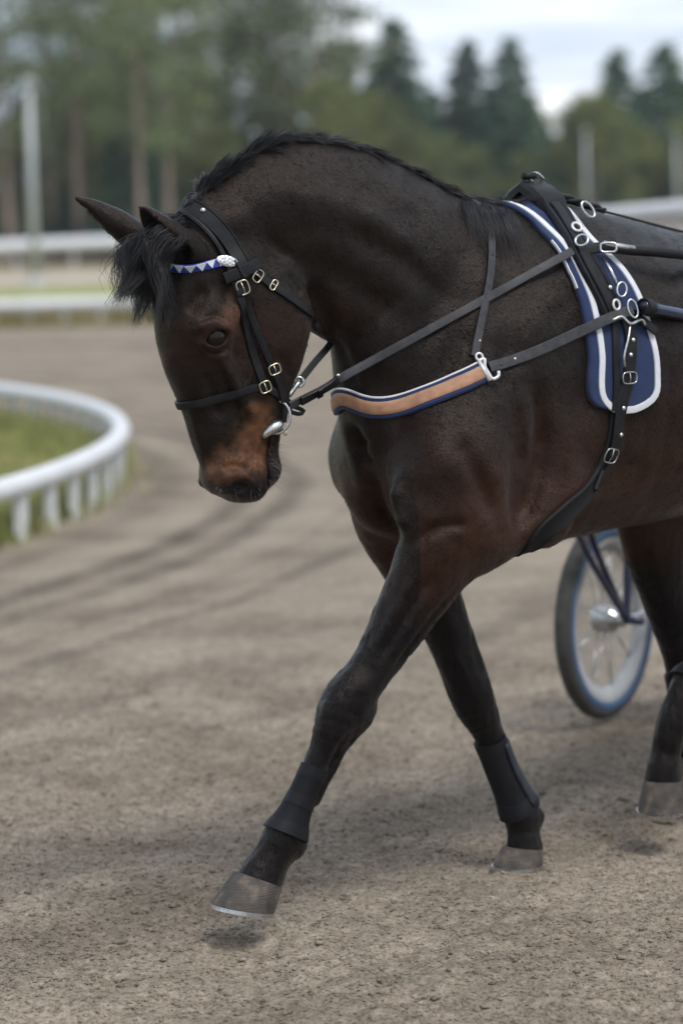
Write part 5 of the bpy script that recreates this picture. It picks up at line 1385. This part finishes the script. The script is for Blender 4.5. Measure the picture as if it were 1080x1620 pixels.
lamp_post(1072, 345, 165, 122, 'slim pale lamp post in front of the dark spruces', .075)

# ------------------------------------------------------------------ trees
def leaf_mat(name, c, c2, tr=.25):
    m, nt, b = nodes(name); N = nt.nodes.new; L = nt.links.new
    oi = N('ShaderNodeObjectInfo'); geo = N('ShaderNodeTexCoord'); n = N('ShaderNodeTexNoise'); n.inputs['Scale'].default_value = .9; n.inputs['Detail'].default_value = 4; L(geo.outputs['Object'], n.inputs['Vector'])
    r = N('ShaderNodeValToRGB'); L(n.outputs['Fac'], r.inputs[0]); r.color_ramp.elements[0].position = .35; r.color_ramp.elements[0].color = (*c, 1); r.color_ramp.elements[1].position = .65; r.color_ramp.elements[1].color = (*c2, 1)
    hs = N('ShaderNodeHueSaturation'); mr = N('ShaderNodeMapRange'); mr.inputs[3].default_value = .75; mr.inputs[4].default_value = 1.25; L(oi.outputs['Random'], mr.inputs[0]); L(mr.outputs[0], hs.inputs['Value']); L(r.outputs[0], hs.inputs['Color'])
    L(hs.outputs[0], b.inputs['Base Color']); b.inputs['Roughness'].default_value = .7; b.inputs['Specular IOR Level'].default_value = .25
    return m
M['bark_pine'] = mat_plain('pine_bark', (.34, .25, .19), .9, c2=(.22, .17, .135), scale=2)
M['bark_birch'] = mat_plain('birch_bark', (.42, .41, .38), .85, c2=(.22, .21, .19), scale=3)
M['pine'] = leaf_mat('pine_needles', (.075, .120, .055), (.160, .180, .070)); M['spruce'] = leaf_mat('spruce_needles', (.050, .105, .075), (.105, .165, .085)); M['birch'] = leaf_mat('birch_leaves', (.105, .145, .055), (.20, .20, .06))
def quads(C, S, tilt=1.0):
    n = len(C); A = rng.normal(size=(n, 3)); A /= np.linalg.norm(A, axis=1)[:, None]; B_ = np.cross(A, rng.normal(size=(n, 3))); B_ /= np.linalg.norm(B_, axis=1)[:, None]
    S = S[:, None]; V = np.stack([C-A*S-B_*S*.5, C+A*S-B_*S*.5, C+A*S*.8+B_*S*.5, C-A*S*.8+B_*S*.5], 1).reshape(-1, 3)
    return V, np.arange(4*n).reshape(n, 4)
def limb(mb, pts, r0, r1, seg=6):
    pts = catmull(pts, 6); V, F = tube_mesh(pts, np.linspace(r0, r1, 6), seg); mb.add(V, F)
def make_tree(kind, h, seed):
    g = np.random.default_rng(seed); mb = MB(); C = []; S = []
    bend = g.normal(0, .012*h, 2)
    def ax(t): return np.array([bend[0]*t*t, bend[1]*t*t, h*t])
    r0 = .016*h
    limb(mb, [ax(0), ax(.25), ax(.5), ax(.75), ax(.97)], r0, r0*.2, 9)
    if kind == 'pine':
        nb_ = 24; t0 = .40
        for i in range(nb_):
            t = t0+(1-t0)*(i+.5)/nb_*g.uniform(.95, 1.05); t = min(t, .99); a = g.random()*6.28; ln = h*.19*(1.05-((t-t0)/(1-t0))**1.6*.75)*g.uniform(.55, 1.15); b0 = ax(t); d = np.array([math.cos(a), math.sin(a), g.uniform(-.05, .45)])
            e = b0+d*ln; limb(mb, [b0, b0+d*ln*.5+np.array([0, 0, -.02*h*0]), e], r0*.22, r0*.06, 5)
            for k in range(int(g.integers(2, 5))):
                cc_ = b0+d*ln*g.uniform(.5, 1.05)+g.normal(0, .035*h, 3)*[1, 1, .5]; m_ = int(g.integers(30, 60)); C.append(cc_+g.normal(0, 1, (m_, 3))*[.042*h, .042*h, .022*h]); S.append(g.uniform(.08, .19, m_)*h/18)
    elif kind == 'spruce':
        nb_ = 80; t0 = .08
        for i in range(nb_):
            t = t0+(.985-t0)*(i+.5)/nb_; a = i*2.4+g.normal(0, .3); ln = h*.29*(1-t)**.80*g.uniform(.75, 1.15)+.014*h; b0 = ax(t); d = np.array([math.cos(a), math.sin(a), g.uniform(-.45, -.05)])
            e = b0+d*ln; limb(mb, [b0, b0+d*ln*.6, e+np.array([0, 0, .05*ln])], r0*.14*(1-t)+.01, .008, 4)
            m_ = int(60+80*(1-t)); u = g.random(m_)**.7; C.append(b0+d*ln*u[:, None]+g.normal(0, 1, (m_, 3))*np.array([.022, .022, .016])*h*(1-t*.6)); S.append(g.uniform(.11, .25, m_)*h/18)
    else:
        nb_ = 26; t0 = .25
        for i in range(nb_):
            t = t0+(.97-t0)*(i+.5)/nb_; a = g.random()*6.28; k_ = (t-t0)/(1-t0); ln = h*.22*math.sin(min(3.0, .5+k_*2.5))*g.uniform(.6, 1.15); b0 = ax(t); d = np.array([math.cos(a), math.sin(a), g.uniform(.3, .9)])
            e = b0+d*ln; limb(mb, [b0, b0+d*ln*.5, e], r0*.2, r0*.04, 5)
            for k in range(5):
                cc_ = b0+d*ln*g.uniform(.4, 1.1)+g.normal(0, .025*h, 3); m_ = int(g.integers(40, 70)); C.append(cc_+g.normal(0, 1, (m_, 3))*.032*h); S.append(g.uniform(.07, .15, m_)*h/14)
    C = np.vstack(C); S = np.concatenate(S); V, F = quads(C, S)
    me_t = mesh_obj('trunk', mb.V, mb.F, M['bark_birch' if kind == 'birch' else 'bark_pine']); me_c = mesh_obj('crown', V, F, M[kind if kind != 'birch' else 'birch'], smooth=False)
    td, cd = me_t.data, me_c.data; bpy.data.objects.remove(me_t); bpy.data.objects.remove(me_c); return td, cd
PROTO = {('pine', i): make_tree('pine', 18, 10+i) for i in range(4)}; PROTO.update({('spruce', i): make_tree('spruce', 14, 30+i) for i in range(4)}); PROTO.update({('birch', i): make_tree('birch', 11, 50+i) for i in range(3)})
TL = {'pine': 'tall pine with a bare trunk in the forest beyond the rail', 'spruce': 'dark pointed spruce in the forest edge behind the track', 'birch': 'yellow green leafy tree in the forest edge behind the track'}
TH = {'pine': 18., 'spruce': 14., 'birch': 11.}
cnt = 0
def tree(kind, x, y, h, label=None, group=None):
    global cnt
    td, cd = PROTO[(kind, cnt % (4 if kind != 'birch' else 3))]; cnt += 1; s = h/TH[kind]
    nm = {'pine': 'pine_tree', 'spruce': 'spruce_tree', 'birch': 'birch_tree'}[kind]
    root = bpy.data.objects.new(nm, None); col.objects.link(root); root.location = (x, y, 0); wd_ = s*random.uniform(.95, 1.15)*(1.25 if kind == 'spruce' else 1.0); root.scale = (wd_, wd_, s); root.rotation_euler = (0, 0, random.random()*6.28)
    tag(root, label or TL[kind], 'tree', group or {'pine': 'pines in the forest beyond the rail', 'spruce': 'spruces of the forest edge', 'birch': 'leafy trees of the forest edge'}[kind])
    for n_, d_ in (('trunk', td), ('crown', cd)): link(bpy.data.objects.new(n_, d_), root)
def tpx(kind, px, d, ytop, label=None):
    b = at_depth(px, 360, d); t = at_depth(px, ytop, d); tree(kind, b[0], b[1], t[2], label)
# left: tall pines whose tops leave the picture
for px, d in [(-160, 140), (-70, 150), (10, 138), (78, 152), (120, 142), (165, 158), (228, 136), (268, 140), (330, 150), (410, 160), (455, 150), (500, 158), (200, 168), (372, 172)]:
    tpx('pine', px+rng.uniform(-6, 6), d, {78: -60, 10: 30, -20: 60}.get(px, rng.uniform(-160, -20)), {10: 'thin pine beside the pale lamp post', 228: 'pine with a straight pale trunk behind the horse ears', 268: 'pine with a slim trunk next to the straight pale one'}.get(px))
for px, d in [(-100, 156), (-30, 148), (35, 160), (100, 166), (150, 150), (185, 148), (205, 142), (216, 150), (250, 160), (290, 156), (350, 166), (395, 152), (440, 165), (480, 150), (520, 165)]:
    tpx('spruce', px, d, rng.uniform(60, 200))
for px, d in [(30, 144), (140, 146), (310, 144), (350, 142), (525, 148), (130, 160)]: tpx('birch', px, d, rng.uniform(110, 210))
# centre and right: spruces and leafy trees
for px, d, yt in [(560, 190, 150), (592, 185, 120), (630, 180, 55), (655, 195, 130), (690, 190, 145), (742, 185, 88), (775, 200, 150), (815, 182, 85), (845, 195, 165), (865, 200, 190), (980, 180, 105), (1050, 175, 95), (1090, 185, 130), (1130, 180, 90), (1180, 185, 120), (1010, 195, 150), (720, 200, 165), (610, 205, 110), (900, 205, 190), (950, 200, 160), (790, 190, 175), (670, 180, 190), (1240, 180, 110), (540, 192, 125), (575, 196, 165), (605, 188, 160), (645, 192, 145), (675, 198, 165), (705, 186, 185), (728, 194, 150), (758, 188, 165), (790, 198, 140), (832, 188, 150), (905, 192, 200), (930, 188, 180), (960, 192, 145), (1025, 186, 140), (1072, 196, 125), (1110, 190, 150)]:
    tpx('spruce', px, d, yt-(30 if px in (630, 742, 815, 980, 1050) else 8), {630: 'tallest pointed spruce standing over the horse neck', 742: 'narrow pointed spruce rising alone against the white cloud', 815: 'broad pointed spruce beside the gap of bright sky', 980: 'pointed spruce between the two slim lamp posts', 1050: 'dark round topped spruce by the slim lamp post'}.get(px))
for px, d, yt in [(545, 172, 70), (575, 175, 150), (710, 172, 220), (760, 175, 235), (915, 172, 160), (945, 170, 150), (1000, 168, 205), (1030, 172, 215), (1100, 170, 180), (830, 174, 245), (600, 174, 160), (665, 176, 215)]:
    tpx('birch', px, d, yt)
for k in range(26):     # low undergrowth trees closing the forest foot
    tpx('spruce', rng.uniform(-150, 1250), rng.uniform(178, 215), rng.uniform(215, 270), 'small spruce filling the foot of the forest behind the track')
for k in range(16):
    tpx('birch', rng.uniform(-150, 560), rng.uniform(150, 176), rng.uniform(250, 300), 'small leafy tree filling the foot of the pine forest')

# ------------------------------------------------------------------ air
def haze():
    lo, hi = np.array([-75, -8, -1.0]), np.array([75, 330, 40.0])
    V = [(x, y, z) for x in (lo[0], hi[0]) for y in (lo[1], hi[1]) for z in (lo[2], hi[2])]
    F = [(0, 1, 3, 2), (4, 6, 7, 5), (0, 4, 5, 1), (2, 3, 7, 6), (0, 2, 6, 4), (1, 5, 7, 3)]
    m = bpy.data.materials.new('air'); m.use_nodes = True; nt = m.node_tree; nt.nodes.clear(); o = nt.nodes.new('ShaderNodeOutputMaterial'); v = nt.nodes.new('ShaderNodeVolumePrincipled')
    v.inputs['Color'].default_value = (.86, .91, 1, 1); v.inputs['Density'].default_value = .0003; v.inputs['Anisotropy'].default_value = .2; nt.links.new(v.outputs[0], o.inputs['Volume'])
    tag(mesh_obj('haze', V, F, m, smooth=False), 'thin pale haze in the air over the track', 'haze', kind='stuff')
haze()
